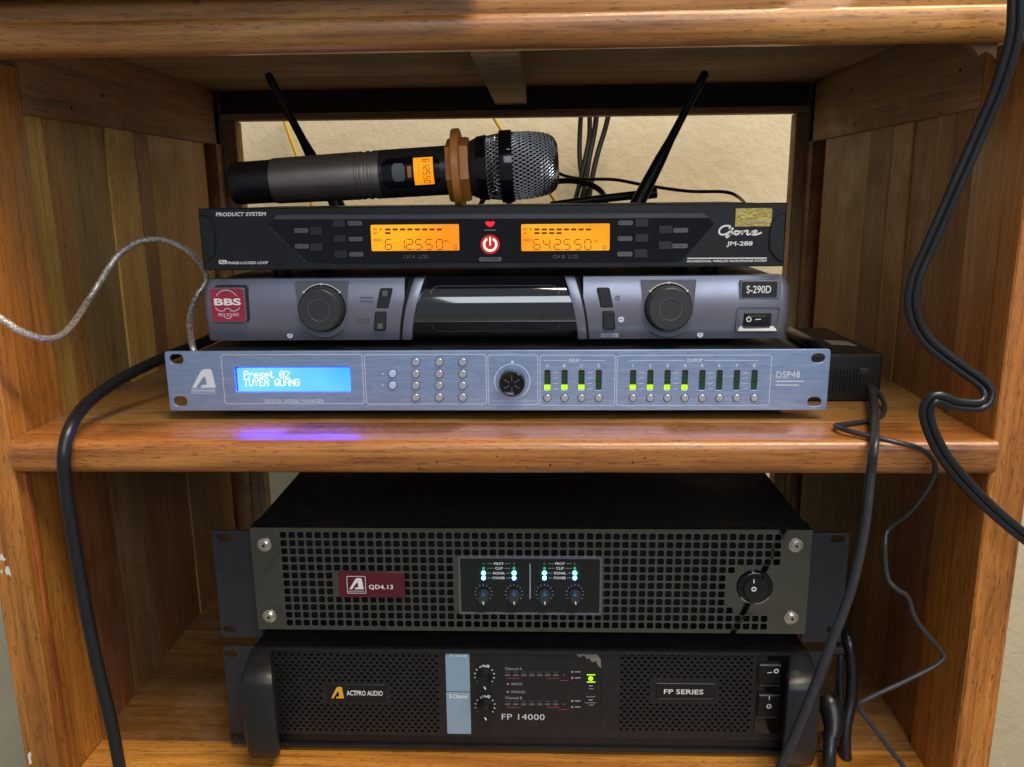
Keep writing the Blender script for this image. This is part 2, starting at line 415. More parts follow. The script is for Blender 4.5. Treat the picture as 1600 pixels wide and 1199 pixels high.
k = NT('smoked_glass'); k.set(Base_Color=(0.012, 0.012, 0.015), Roughness=0.06, Specular_IOR_Level=0.9, Coat_Weight=1.0, Coat_Roughness=0.03)
k = emit('lcd_amber', (1, 1, 1), 0.95); v = k.mapping((1, 1, 1)); k.set(Emission_Color=k.ramp(k.noise(v, 22, 2, 0.5), [(0.35, (1.0, 0.27, 0.0)), (0.65, (1.0, 0.42, 0.004))]))
k = emit('lcd_blue', (1, 1, 1), 1.5); v = k.mapping((1, 1, 1)); k.set(Emission_Color=k.ramp(k.noise(v, 14, 2, 0.5), [(0.38, (0.04, 0.30, 24.0)), (0.62, (0.13, 0.46, 24.0))]))
emit('lcd_text', (0.85, 1.0, 2.2), 1.5)
emit('led_green', (0.42, 1.0, 0.0), 1.5)
emit('led_red', (1.0, 0.01, 0.035), 1.0)
emit('red_glow', (0.55, 0.005, 0.012), 0.9)
emit('power_ring', (1.0, 0.52, 0.36), 2.2)
emit('led_mint', (0.04, 1.0, 0.40), 34.0)
emit('led_mint_dim', (0.02, 0.45, 0.22), 1.0)
emit('led_ice', (0.06, 0.45, 2.0), 30.0)

# ------------------------------------------------------------------ setting: wall behind
wm = MB().box(-1600, 1600, 1200, 1230, -ZO, 900)
w = wm.build('wall', 'plaster', None, smooth=0); w['kind'] = 'structure'

k = NT('floor_tile'); v = k.mapping((1, 1, 1), rnd=False); br = k.n('ShaderNodeTexBrick'); br.offset = 0.0; k.l(v, br.inputs['Vector'])
br.inputs['Color1'].default_value = (0.30, 0.28, 0.22, 1); br.inputs['Color2'].default_value = (0.26, 0.25, 0.20, 1); br.inputs['Mortar'].default_value = (0.06, 0.055, 0.05, 1)
br.inputs['Scale'].default_value = 1.0; br.inputs['Brick Width'].default_value = 0.4; br.inputs['Row Height'].default_value = 0.4; br.inputs['Mortar Size'].default_value = 0.004
k.set(Base_Color=br.outputs['Color'], Roughness=0.3)
fl = MB().box(-1600, 1600, -1500, 1199, -ZO - 20, -ZO).build('floor', 'floor_tile', None, smooth=0); fl['kind'] = 'structure'  # floor out of view, added for the polished amplifier front to reflect
# ------------------------------------------------------------------ wooden cabinet
XL, XR, YF, YB = -369.0, 299.0, 536.0, 975.0
ZT, ZS, ZBOT = 120.0, -161.0, -440.0
cab = thing('wooden_cabinet', (-35, 760, -ZO), 'open varnished wooden cabinet with shelves holding the stack of audio equipment', 'cabinet')
# front and back stiles
for x0, x1 in ((XL - 26, XL), (XR, XR + 26)):
    MB().box(x0, x1, YF, 604, -ZO, 93).build('front_stile', 'wood_varnish_z', cab, 3.0, seg=3)
    MB().box(x0, x1, YB - 15, YB + 25, -ZO, 119).build('side_back_stile', 'wood_rail_y', cab, 1.5)
MB().box(XL - 1, XL + 17, YB + 4, YB + 24, -ZO, 87).build('back_stile', 'wood_raw_z', cab, 1.2)
MB().box(XR - 14, XR + 1, YB + 4, YB + 24, -ZO, 87).build('back_stile', 'wood_raw_z', cab, 1.2)
# bead along the inner edge of each post
MB().box(XL - 0.5, XL + 3.0, YF + 7, YF + 13, ZBOT, -187).build('bead', 'wood_varnish_z', cab, 1.2)
# side boards
LP = [604, 631, 658, 720, 772, 800, 936]
RP = [604, 640, 672, 712, 752, 804, 930]
def sideplanks(Xin, sgn, edges, z0, z1, kinds):
    for i in range(len(edges) - 1):
        off = 3.2 + 0.7 * ((i * 7) % 3)
        xa = Xin + sgn * off; xb = Xin + sgn * 20
        g = 0.6 if (i % 2) else 2.0
        MB().box(min(xa, xb), max(xa, xb), edges[i] + g * 0.5, edges[i + 1] - g * 0.5, z0, z1).build('plank', 'wood_plank_' + kinds[i], cab, 0.7, seg=1)
sideplanks(XL, -1, LP, ZS - 6, 63, 'bacbab'); sideplanks(XR, 1, RP, ZS - 6, 58, 'dadbcb')
sideplanks(XL, -1, [604, 662, 717, 810, 925], ZBOT - 6, -184, 'dcac'); sideplanks(XR, 1, [604, 672, 752, 930], ZBOT - 6, -184, 'dac')
for xa, xb in ((XL - 26, XL - 20.5), (XR + 20.5, XR + 26)):
    MB().box(xa, xb, 604, YB - 15, -ZO, 119).build('outer_panel', 'wood_varnish_z', cab)
# top side rails
MB().box(XL - 20, XL, 604.5, YB - 1, 60.5, ZT - 0.3).build('side_rail', 'wood_rail_y', cab, 1.0)
MB().box(XR, XR + 20, 604.5, YB - 1, 55.5, ZT - 0.3).build('side_rail', 'wood_rail_y', cab, 1.0)
# ceiling boards and batten, back rail coloured dark for shade under the ceiling, its lower lip
for a, b in ((556, 700), (701, 880), (881.2, 1004)):
    MB().box(XL - 26, XR + 26, a, b, ZT, ZT + 14).build('ceiling_board', 'wood_raw_x', cab, 0.8, seg=1)
MB().box(-52, -17, 640, 972, 100, ZT - 0.2).build('batten', 'wood_raw_x', cab, 1.0)
MB().box(XL + 0.5, XR - 0.5, YB + 8, YB + 26, 95, ZT - 0.2).build('back_rail', 'wood_shaded_x', cab)
MB().box(XL + 0.5, XR - 0.5, YB + 2, YB + 22, 87.5, 95).build('back_rail_lip', 'wood_raw_x', cab, 1.0)
# top board front moulding: profile in YZ swept along X
def nosing(name, prof, x0, x1, mat, sub=1):
    m = MB(); n = len(prof); xs = [x0 + (x1 - x0) * i / 40 for i in range(41)]
    rnd = random.Random(3)
    v = []
    for x in xs:
        for (y, z) in prof: v.append((x, y + rnd.uniform(-0.15, 0.15), z + rnd.uniform(-0.12, 0.12)))
    f = []
    for i in range(40):
        for k in range(n): f.append((i * n + k, i * n + (k + 1) % n, (i + 1) * n + (k + 1) % n, (i + 1) * n + k))
    f += [tuple(range(n)), tuple(range(40 * n, 41 * n))]
    return m.add(v, f).build(name, mat, cab, 0, smooth=50)
def arc(cy, cz, r, a0, a1, n=8, ry=None):
    return [(cy + (ry or r) * math.cos(math.radians(a0 + (a1 - a0) * k / n)), cz + r * math.sin(math.radians(a0 + (a1 - a0) * k / n))) for k in range(n + 1)]
top_prof = [(553, 90.5), (547, 88.2)] + arc(541, 98, 10, -95, -180, 7, 9) + [(531.6, 101), (531.9, 105.5), (533.4, 107.0)] + arc(540, 115, 7.5, -170, -270, 6, 8) + [(553, 122.5)]
nosing('top_moulding', top_prof, XL - 24, XR + 12, 'wood_varnish_x')
# middle shelf: nosing strip and boards
shelf_prof = [(581, -185.8), (545, -185.8)] + arc(541, -178, 7.5, -90, -180, 5, 8) + [(532.4, -172)] + arc(539, -167.8, 6.8, -185, -265, 6, 7) + [(580.6, ZS), (581, ZS - 0.5)]
nosing('shelf_nosing', shelf_prof, XL + 1.0, XR + 2.0, 'wood_varnish_x')
for a, b in ((581.5, 760), (760.6, 1000)):
    MB().box(XL - 8, XR + 8, a, b, ZS - 22, ZS - 0.15).build('shelf_board', 'wood_board_x', cab, 0.6, seg=1)
# bottom shelf
nosing('shelf_nosing', [(594, ZBOT - 25), (545, ZBOT - 25)] + arc(541, ZBOT - 17, 8, -90, -180, 5, 8) + arc(540, ZBOT - 7, 7, -180, -270, 6, 8) + [(594, ZBOT)], XL + 1, XR + 2, 'wood_varnish_x')
for a, b in ((594.5, 770), (770.6, 1000)):
    MB().box(XL - 8, XR + 8, a, b, ZBOT - 22, ZBOT - 0.15).build('shelf_board', 'wood_board_x', cab, 0.6, seg=1)
# worm holes in the middle shelf's edge
for px, py, r in ((663, 699, 1.1), (737, 699, 1.1), (820, 704, 1.0), (776, 713, 0.8), (683, 722, 1.0), (655, 733, 1.1), (877, 697, 1.2), (902, 695, .7), (915, 698, .9), (860, 727, 1.2), (824, 731, .8), (989, 723, 1.1), (1008, 716, 1.0)):
    X, Z = P(px, py, 532.0); yy = 532.2 + (3.5 if Z > -166 else (2.6 if Z < -181 else 0.0)); MB().cyl(X, Z, r * 0.55, yy - 0.15, yy + 2, 8).build('worm_hole', 'pin_hole', cab)
for px, py, X in ((316, 180, XL + 0.2), (112, 170, XL + 0.2), (160, 150, XL + 0.2)):
    q_ = onX(px, py, X); MB().lathe((XL - 1, q_[1], q_[2]), (1, 0, 0), [(0, 1.6), (1.2, 1.5), (1.35, 0.2)], 10).build('nail_head', 'pin_hole', cab)
for px, py in ((1335, 195), (1500, 110), (1330, 140)):
    q_ = onX(px, py, XR - 0.2); MB().lathe((XR + 1, q_[1], q_[2]), (-1, 0, 0), [(0, 1.6), (1.2, 1.5), (1.35, 0.2)], 10).build('nail_head', 'pin_hole', cab)
# broken sliver under the top moulding
m = MB(); X0, Z0 = P(1492, 80, 560); X1, Z1 = P(1538, 93, 560)
m.prism([(X0, Z0 + 3), (X0 + 6, Z1 + 3), (X0 + 8, Z1), (X0 + 12, Z1 + 2.5), (X1 - 3, Z1 + 1), (X1, Z1 - 2), (X1, Z0 + 3)], 546, 553)
m.build('wood_splinter', 'splinter', cab)

# white paint scrapes on the left post
plain('white_scrape', (0.72, 0.70, 0.68), 0.7)
for q_ in ([(0, 868), (3, 865), (5, 870), (9, 875), (6, 877), (2, 875), (0, 877)], [(9, 886), (13, 885), (16, 894), (17, 902), (14, 898), (11, 899), (8, 893)], [(2, 890), (4, 893), (3, 896), (0, 895)],
           [(43, 1180), (46, 1175), (49, 1178), (48, 1186), (50, 1192), (46, 1196)]):
    MB().prism(pp(q_, YF - 0.1), YF - 0.12, YF + 0.3).build('paint_scrape', 'white_scrape', cab, smooth=0)

# ------------------------------------------------------------------ digital signal manager (silver, 1U)
YD = 587.0
dsp = thing('signal_processor', (-36, 690, ZS), 'silver brushed rack signal processor with blue text display lying on the middle shelf', 'processor')
out = [P(257, 549, YD), P(268, 641, YD), P(1291, 641, YD), P(1297, 548, YD)]
X0, X1, Z0, Z1 = -277.3, 205.3, -153.4, -109.2
holes = [rr(b, YD, 8) for b in ((264, 553, 287, 570), (271, 619, 293, 636), (1267, 552, 1290, 568), (1261, 620, 1284, 636))]
holes.append(rr((367, 573, 549, 613), YD, 3))
MX = [855.3, 882, 908.5, 935.5, 989, 1016, 1042.7, 1070, 1097, 1124, 1151, 1178.5]
for x in MX: holes.append(rr((x - 5.3, 578, x + 5.3, 610.5), YD, 2.5))
holed('faceplate', rrect(X0, X1, Z0, Z1, 1.6), holes, YD, YD + 3, 'brushed_aluminium', dsp, 0.35)
MB().box(X0 + 22, X1 - 22, YD + 3.2, 800, Z0 + 1.2, Z1 - 0.8).build('chassis', 'black_steel', dsp, 0.6)
for x in (X0 + 50, X1 - 50):
    for y in (YD + 40, 770): MB().lathe((x, y, ZS), (0, 0, 1), [(0, 7), (0.4, 8), (7, 9), (8.9, 9)], 20).build('foot', 'black_rubber', dsp)
lcd = MB().prism(rr((371, 575, 547.5, 612), YD + 2.0, 2), YD + 2.0, YD + 3.1).build('display', 'lcd_blue', dsp)
F57 = {'P': "11110 10001 10001 11110 10000 10000 10000", 'r': "00000 00000 10110 11001 10000 10000 10000", 'e': "00000 00000 01110 10001 11111 10000 01110",
       's': "00000 00000 01111 10000 01110 00001 11110", 't': "01000 01000 11100 01000 01000 01001 00110", '0': "01110 10001 10011 10101 11001 10001 01110",
       '2': "01110 10001 00001 00010 00100 01000 11111", 'T': "11111 00100 00100 00100 00100 00100 00100", 'U': "10001 10001 10001 10001 10001 10001 01110",
       'Y': "10001 10001 01010 00100 00100 00100 00100", 'E': "11111 10000 10000 11110 10000 10000 11111", 'N': "10001 11001 10101 10101 10011 10001 10001",
       'Q': "01110 10001 10001 10001 10101 10010 01101", 'A': "01110 10001 10001 11111 10001 10001 10001", 'G': "01110 10001 10000 10111 10001 10001 01110"}
m = MB(); d = mmpp(YD)
for row, (s, py) in enumerate((('Preset 02', 580.6), ('TUYEN QUANG', 593.0))):
    for i, ch in enumerate(s):
        if ch == ' ': continue
        for r, line in enumerate(F57[ch].split()):
            for c, bit in enumerate(line):
                if bit == '1':
                    X, Z = P(381.0 + i * 8.0 + c * 1.42, py + r * 1.62, YD + 1.9)
                    m.flat([(X, Z - 0.72 * d * 1.1), (X + 1.38 * d, Z - 0.72 * d * 1.1), (X + 1.38 * d, Z + 0.8 * d), (X, Z + 0.8 * d)], YD + 1.9)
m.build('lettering', 'lcd_text', lcd, smooth=0)
YP = YD - 0.08
def outline(b, rad, w, y, mat, par, name='printed_line'):
    X0, X1, Z0, Z1 = rect(b, y); MB().frame(rrect(X0, X1, Z0, Z1, rad * mmpp(y), 5), w, y, y + 0.05).build(name, mat, par, smooth=0)
for b in ((348, 554, 567.5, 631.5), (570.5, 554, 760, 632), (762.5, 554.5, 840.5, 633), (843.5, 555, 961, 634), (963.5, 555, 1204, 634)):
    outline(b, 4, 0.35, YP, 'print_pale', dsp)
def line(pts, w, y, mat, par, name='printed_line'):
    MB().ribbon(pp(pts, y), w, y, y + 0.05).build(name, mat, par, smooth=0)
for a, b, yy in ((848, 886, 563.6), (908, 946, 563.6), (982, 1069, 563.6), (1100, 1186, 563.6), (768, 835, 627)): line([(a, yy), (b, yy)], 0.3, YP, 'print_pale', dsp)
text('INPUT', (889, 561, 905, 566.5), YP, 'print_pale', dsp, shear=0.2, bold=0.01)
text('OUTPUT', (1073, 561, 1097, 566.5), YP, 'print_pale', dsp, shear=0.2, bold=0.01)
for i, x in enumerate(MX): text('ABCD12345678'[i], (x - (0.6 if i == 4 else 2), 569, x + (0.6 if i == 4 else 2), 574), YP, 'print_pale', dsp, bold=0.02)
text('DIGITAL SIGNAL MANAGER', (414, 624, 506, 629.5), YP, 'print_pale', dsp)
text('DSP48', (1213, 580.5, 1250, 590.5), YP, 'print_pale', dsp, sp=1.05)
for yy, a, b in ((596, 1212, 1256), (602, 1212, 1248)): line([(a, yy), (b, yy)], 0.7, YP, 'print_pale', dsp)
LOGO = [(0, 0), (0.40, 0.82), (0.48, 0.94), (0.58, 1), (0.82, 1), (0.89, 0.93), (1, 0), (0.37, 0), (0.42, 0.14), (0.63, 0.17), (0.61, 0.52), (0.56, 0.60), (0.50, 0.55), (0.17, 0)]
def logo(b, y, mat, par):
    X0, X1, Z0, Z1 = rect(b, y)
    MB().prism([(X0 + a * (X1 - X0), Z0 + c * (Z1 - Z0)) for a, c in LOGO], y, y + 0.06).build('logo', mat, par, smooth=0)
logo((298.5, 577, 336, 606), YP, 'print_pale', dsp)
for yy in (608, 611, 614.5): line([(299, yy), (336.5, yy)], 0.6 if yy == 611 else 0.3, YP, 'print_pale', dsp)
def button(cx, cy, r, y, h, mat, par, name='button', n=24):
    X, Z = P(cx, cy, y); rm = r * mmpp(y)
    MB().ring(X, Z, rm * 1.0, rm * 1.13, y - 0.06, y + 0.2, n).build('button_rim', 'knob_face', par)
    return MB().cyl(X, Z, rm * 0.96, y - h, y + 1.5, n, 0.35).build(name, mat, par)
for yy in (584.2, 602.2):
    button(613.4, yy, 6.2, YD, 1.2, 'button_lit', dsp)
    x, z = P(597.5, yy, YP); MB().flat([(x - 0.9, z), (x + 0.7, z - 0.8), (x + 0.7, z + 0.8)], YP).build('arrow_mark', 'print_pale', dsp, smooth=0)
for x in (649.7, 686.3, 723): 
    for yy in (566, 584.5, 602.7, 621): button(x, yy, 6.3, YD, 1.3, 'button_metal', dsp)
for x in MX: button(x, 622, 5.8, YD, 1.1, 'button_metal', dsp)
for i, x in enumerate(MX):
    me_ = MB().prism(rr((x - 5.6, 577, x + 5.6, 611), YD, 0), YD + 1.4, YD + 3.0).build('level_meter', 'meter_dark', dsp)
    for k_ in range(4):
        y0 = 580 + k_ * 5.6
        MB().prism(rr((x - 4.2, y0, x + 4.2, y0 + 4.6), YD + 1.3, 0), YD + 1.25, YD + 1.45).build('segment', 'meter_amber' if k_ == 0 else 'meter_green', me_, smooth=0)
    lit = i < 3 or 4 <= i < 8
    MB().prism(rr((x - 5.2, 601.8, x + 5.2, 608.6), YD + 0.6, 1), YD + 0.5, YD + 1.45).build('segment', 'led_green' if lit else 'meter_green', me_, smooth=0)
for a in (864, 918, 998, 1052, 1106, 1160):
    for yy in (582.7, 591, 599.5, 608): line([(a, yy + 0.6), (a + 8, yy - 0.6)], 0.35, YP, 'print_pale', dsp, 'scale_tick')
X, Z = P(800.5, 596, YD); mm = mmpp(YD)
MB().ring(X, Z, 27 * mm, 28.2 * mm, YP, YP + 0.05, 48).build('knob_scale', 'print_pale', dsp, smooth=0)
MB().cyl(*P(800.5, 566, YP), 0.9, YP - 0.01, YP + 0.05, 12).build('scale_dot', 'print_white', dsp)
prof = [(0, 20.5 * mm), (8, 20 * mm), (9.2, 19.2 * mm), (9.6, 17.5 * mm), (9.3, 16.5 * mm), (9.2, 0.5)]
kn = MB().lathe((X, YD, Z), (0, -1, 0), [(t, r) for t, r in prof], 40, lambda a: 1.0 + 0.012 * math.cos(20 * a)).build('rotary_knob', 'black_gloss', dsp)
Xk, Zk = X, Z
for k_ in range(6):
    a = math.radians(90 + k_ * 60)
    MB().ribbon([(Xk + 2 * math.cos(a), Zk + 2 * math.sin(a)), (Xk + 6.6 * math.cos(a), Zk + 6.6 * math.sin(a))], 0.45, YD - 9.55, YD - 9.2).build('knob_line', 'pill_grey', kn, smooth=0)

# ------------------------------------------------------------------ silver wireless receiver
YS = 607.0
sil = thing('silver_receiver', (-36, 700, -109), 'silver grey receiver with two big round knobs and a red badge', 'receiver')
SX0, SX1 = P(320.5, 490, YS)[0], P(1231.5, 490, YS)[0]; SZ0, SZ1 = P(776, 530.5, YS)[1], P(776, 433.5, YS)[1]
SZM = (SZ0 + SZ1) / 2; SH = (SZ1 - SZ0) / 2
def bulge(z, amp=5.0): return YS + amp * ((z - SZM) / SH) ** 2 - amp
def fascia(x0, x1, amp, name, mat, lround=False, rround=False, y1=620, extra=0.0, n=18, mid=None):
    zs = [SZ0 + (SZ1 - SZ0) * i / n for i in range(n + 1)]
    cols = [x0, x0 + 1.2, x0 + 3, x0 + 6]
    cols += [x0 + 6 + (x1 - x0 - 12) * i / 6 for i in range(1, 6)] + [x1 - 6, x1 - 3, x1 - 1.2, x1]
    v = []
    for x in cols:
        for z in zs:
            y = bulge(z, amp) - extra; q = z
            dx = min(x - x0, x1 - x)
            if (lround and x - x0 < 6) or (rround and x1 - x < 6):
                y += 5 * (1 - dx / 6) ** 2.2
            v.append((x, y, q))
    N = n + 1; nc = len(cols); f = []
    for i in range(nc - 1):
        for j in range(n): f.append((i * N + j, (i + 1) * N + j, (i + 1) * N + j + 1, i * N + j + 1))
    b0 = len(v)
    for x in cols:
        for z in zs: v.append((x, y1, z))
    for i in range(nc - 1):
        f.append((i * N, b0 + i * N, b0 + (i + 1) * N, (i + 1) * N)); f.append((i * N + n, (i + 1) * N + n, b0 + (i + 1) * N + n, b0 + i * N + n))
        for j in range(n): f.append((b0 + i * N + j, b0 + i * N + j + 1, b0 + (i + 1) * N + j + 1, b0 + (i + 1) * N + j))
    for i in (0, nc - 1):
        for j in range(n): f.append((i * N + j, i * N + j + 1, b0 + i * N + j + 1, b0 + i * N + j))
    if rround or lround:
        for idx in range(len(v)):
            x, y, z = v[idx]
            t = (z - (SZ1 - 12)) / 12
            if t > 0:
                if rround and x1 - x < 7: v[idx] = (x - 5.0 * t ** 2.5 * (1 - (x1 - x) / 7), y, z)
                if lround and x - x0 < 7: v[idx] = (x + 4.0 * t ** 2.0 * (1 - (x - x0) / 7), y, z)
    return MB().add(v, f).build(name, mat, sil, 0, smooth=40)
xa, xb, xc, xd = P(640, 482, YS)[0], P(655, 482, YS)[0], P(890, 482, YS)[0], P(908, 482, YS)[0]
fascia(SX0, P(634, 480, YS)[0], 5, 'front_cover', 'silver_paint', lround=True)
fascia(P(911, 480, YS)[0], SX1, 5, 'front_cover', 'silver_paint', rround=True)
# trim bands either side of the window, bowed in plan
def band(pl, pr, mat, yoff, name):
    v = []; f = []; n = 14
    for i in range(n + 1):
        t = i / n; z = SZ1 + (SZ0 - SZ1) * t
        def q(p): # quadratic through three pixel columns
            a, b, c = p; return (1 - t) * (1 - 2 * t) * a + 4 * t * (1 - t) * b + t * (2 * t - 1) * c
        py = 434 + 96.5 * t
        x0, x1 = P(q(pl), py, YS)[0], P(q(pr), py, YS)[0]; y = bulge(z, 5) - yoff
        v += [(x0, y, z), (x1, y, z), (x1, 620, z), (x0, 620, z)]
    for i in range(n):
        for j in range(4): f.append((i * 4 + j, i * 4 + (j + 1) % 4, i * 4 + 4 + (j + 1) % 4, i * 4 + 4 + j))
    f += [(0, 1, 2, 3), (n * 4 + 3, n * 4 + 2, n * 4 + 1, n * 4)]
    return MB().add(v, f).build(name, mat, sil, 0.5, smooth=40)
band((640, 630, 624), (648, 635.5, 629), 'interior_black', 0.25, 'trim_groove'); band((648, 635.5, 629), (664, 651, 643.5), 'silver_paint', 1.6, 'trim_band')
band((898, 911, 916.5), (903, 915, 921), 'interior_black', 0.25, 'trim_groove'); band((882, 896, 903), (898, 911, 916.5), 'silver_paint', 1.6, 'trim_band')
# curved smoked window
R_ = 27.0; zs = [(SZ0 + 1.5) + (SZ1 - SZ0 - 3) * i / 24 for i in range(25)]
wx0, wx1 = P(640, 500, YS)[0], P(905, 500, YS)[0]
v = []; f = []
for x in [wx0 + (wx1 - wx0) * i / 12 for i in range(13)]:
    for z in zs:
        v.append((x, YS + 9.3 - (math.sqrt(max(1, R_ ** 2 - (z - SZM) ** 2)) - math.sqrt(R_ ** 2 - SH ** 2)) , z))
for i in range(12):
    for j in range(24): f.append((i * 25 + j, (i + 1) * 25 + j, (i + 1) * 25 + j + 1, i * 25 + j + 1))
win = MB().add(v, f).build('window', 'smoked_glass', sil, smooth=60)
v = []; f = []; b = (672, 448, 874, 521)
ix0, ix1, iz0, iz1 = rect(b, YS - 6); pl_ = rrect(ix0, ix1, iz0, iz1, 6, 6)
def wy(z): return YS + 9.3 - (math.sqrt(R_ ** 2 - (z - SZM) ** 2) - math.sqrt(R_ ** 2 - SH ** 2)) - 0.12
n = len(pl_); pi_ = inset(pl_, 0.5); dense = []
v = [(a, wy(c), c) for a, c in pl_] + [(a, wy(c), c) for a, c in pi_]
MB().add(v, [(i, (i + 1) % n, n + (i + 1) % n, n + i) for i in range(n) if abs(pl_[i][1] - pl_[(i + 1) % n][1]) < 12]).build('window_line', 'print_dim', win, smooth=0)
MB().box(wx0 - 6, wx1 + 6, 617, 620, SZ0 + 0.4, SZ1 - 0.4).build('window_back', 'interior_black', sil)
# chassis + feet
MB().box(SX0 + 8, SX1 - 8, 620.2, 790, SZ0 + 1.5, SZ1 - 1).build('chassis', 'black_steel', sil, 0.8)
for x in (SX0 + 40, SX1 - 40):
    for y in (650, 775): MB().lathe((x, y, -110.0), (0, 0, 1), [(0, 7), (0.4, 8), (7.6, 8)], 20).build('foot', 'black_rubber', sil)
YC = YS - 5.0                                         # crown of the fascia
def knob_set(cx, cy):
    d = mmpp(YC); X, Z = P(cx, cy, YC)
    pts = [(X - 41 * d, Z + 41 * d), (X - 39.5 * d, Z + 20 * d), (X - 39.5 * d, Z - 4 * d)]
    for k_ in range(1, 16):
        a = math.radians(180 + 180 * k_ / 16); pts.append((X + 39.5 * d * math.cos(a), Z - 4 * d + 41 * d * math.sin(a)))
    pts += [(X + 39.5 * d, Z - 4 * d), (X + 39.5 * d, Z + 20 * d), (X + 41 * d, Z + 41 * d)]
    MB().prism(pts, YC - 0.6, YC + 8, 0.7).build('knob_dish', 'silver_dark', sil, smooth=30)
    MB().frame(pts, 0.5, YC - 0.75, YC).build('dish_rim', 'silver_paint', sil, smooth=0)
    MB().ring(X, Z, 34.0 * d, 36.5 * d, YC - 0.8, YC, 48).build('knob_gap', 'interior_black', sil)
    kb = MB().lathe((X, YC, Z), (0, -1, 0), [(0, 34.5 * d), (1.5, 34.5 * d), (9, 33.5 * d), (10.6, 32.4 * d), (11.4, 30.5 * d), (11.4, 17 * d), (11.0, 16 * d), (10.9, 0.3)], 56,
                    lambda a: 1.0 + 0.006 * math.cos(24 * a)).build('knob', 'knob_grey', sil, smooth=28)
    MB().ring(X, Z, 16.2 * d, 17.0 * d, YC - 11.5, YC - 11.2, 40).build('knob_line', 'pill_grey', kb, smooth=0)
    MB().ring(X, Z, 37.0 * d, 38.0 * d, YC - 0.85, YC - 0.5, 24, 42, 138).build('volume_arc', 'print_white', sil, smooth=0)
    for a in (42, 90, 138): MB().cyl(X + 37.5 * d * math.cos(math.radians(a)), Z + 37.5 * d * math.sin(math.radians(a)), 0.75, YC - 0.9, YC - 0.5, 10).build('scale_dot', 'print_white', sil)
knob_set(504.5, 482); knob_set(1044, 480.5)
# badge
MB().prism(rr((336, 446, 389, 503), YC, 6), YC - 0.4, YC + 6, 0.3).build('badge_shadow_frame', 'knob_face', sil)  # black frame, set up and right so its dark colour paints the badge's shadow
bd = MB().prism(rr((328, 450, 383, 504.5), YC - 4, 5), YC - 3.2, YC + 4, 0.5).build('badge', 'silver_paint', sil)
MB().prism(rr((329.8, 451.8, 381.2, 502.7), YC - 4, 4), YC - 3.35, YC - 3.1).build('badge_face', 'badge_red', bd)
yb = YC - 3.5
text('BBS', (334.5, 466.5, 376.5, 477.5), yb, 'print_white', bd, bold=0.035)
text('PRO SOUND', (341, 489.5, 373.5, 494.5), yb, 'print_pale', bd)
d = mmpp(yb); X, Z = P(354.5, 472, yb)
MB().ring(X, Z, 17.6 * d, 18.6 * d, yb, yb + 0.05, 20, 30, 150).build('badge_arc', 'print_pale', bd, smooth=0)
for s in (-1, 1):
    pts = catmull([(*P(355.5 + s * 19, 481, yb), 0), (*P(355.5 + s * 14, 485.5, yb), 0), (*P(355.5 + s * 6, 486, yb), 0), (*P(355.5 + s * 4, 483, yb), 0), (*P(355.5, 482, yb), 0)], 5)
    MB().ribbon([(p.x, p.y) for p in pts], 0.5, yb, yb + 0.05).build('badge_arc', 'print_pale', bd, smooth=0)
X, Z = P(356, 492, yb); MB().ring(X, Z, 5.6 * d, 6.6 * d, yb, yb + 0.05, 16, 200, 340).build('badge_arc', 'print_pale', bd, smooth=0)
# slide switches and keys
def para(pts, rad, y): # rounded parallelogram from four pixel corners
    c = pp(pts, y); out = []
    n = len(c)
    for i in range(n):
        a, b, e = Vector(c[i - 1]), Vector(c[i]), Vector(c[(i + 1) % n])
        u = (a - b).normalized(); w = (e - b).normalized()
        for t in (0, .33, .66, 1): 
            q0 = b + u * rad * (1 - t); q1 = b + w * rad * t; out.append(tuple(b + u * rad * (1 - t) ** 2 + w * rad * t ** 2))
    return out
def slot(pts, inner, mat_in):
    g = para(pts, 1.3, YC); MB().prism(g, YC - 0.35, YC + 5, 0.15).build('switch_slot', 'interior_black', sil)
    MB().prism(inset(g, 0.55), YC - 0.75, YC + 4, 0.3).build('slide_key', mat_in, sil)
    if inner: MB().prism(rr(inner, YC - 1, 1.5), YC - 1.5, YC, 0.3).build('slider', 'pill_grey', sil)
slot([(594, 451), (613, 451), (607, 481.5), (588, 481.5)], (597, 454, 605.5, 464), 'dark_key')
slot([(586, 487), (604.5, 487), (602.5, 516.5), (584, 516.5)], (590, 506, 598, 514.5), 'dark_key')
slot([(932.5, 450), (952.5, 450), (958, 480.5), (938.5, 480.5)], None, 'dark_key')
slot([(941, 486), (960, 486), (961.5, 515.5), (942.5, 515.5)], None, 'dark_key')
ys = YC - 0.25
for a, b_, yy in ((562, 583, 465), (563, 582, 471), (558, 578, 499.5), (558, 563, 505), (567, 576, 505)): line([(a, yy), (b_, yy)], 0.7, ys, 'pill_grey', sil, 'printed_mark')
for cx, cy, r in ((453, 524.5, 4.4), (1094, 523, 4.6), (970.5, 499.5, 4.6)):
    yy = bulge(P(cx, cy, YC)[1]) - 0.25; X, Z = P(cx, cy, yy); MB().cyl(X, Z, r * mmpp(yy), yy, yy + 0.6, 18).build('round_mark', 'print_pale', sil)
    MB().flat([(X - 0.8, Z - 0.7), (X + 0.8, Z - 0.7), (X, Z + 0.9)] if cx < 500 else [(X - 1, Z - .25), (X + 1, Z - .25), (X + 1, Z + .25), (X - 1, Z + .25)], yy - 0.1).build('round_mark_sign', 'knob_grey', sil, smooth=0)
X, Z = P(965, 465.5, ys); MB().ring(X, Z, 2.2 * mmpp(ys), 3.4 * mmpp(ys), ys, ys + 0.3, 16).build('round_mark', 'pill_grey', sil)
ym = bulge(P(960, 523.5, YC)[1]) - 0.25
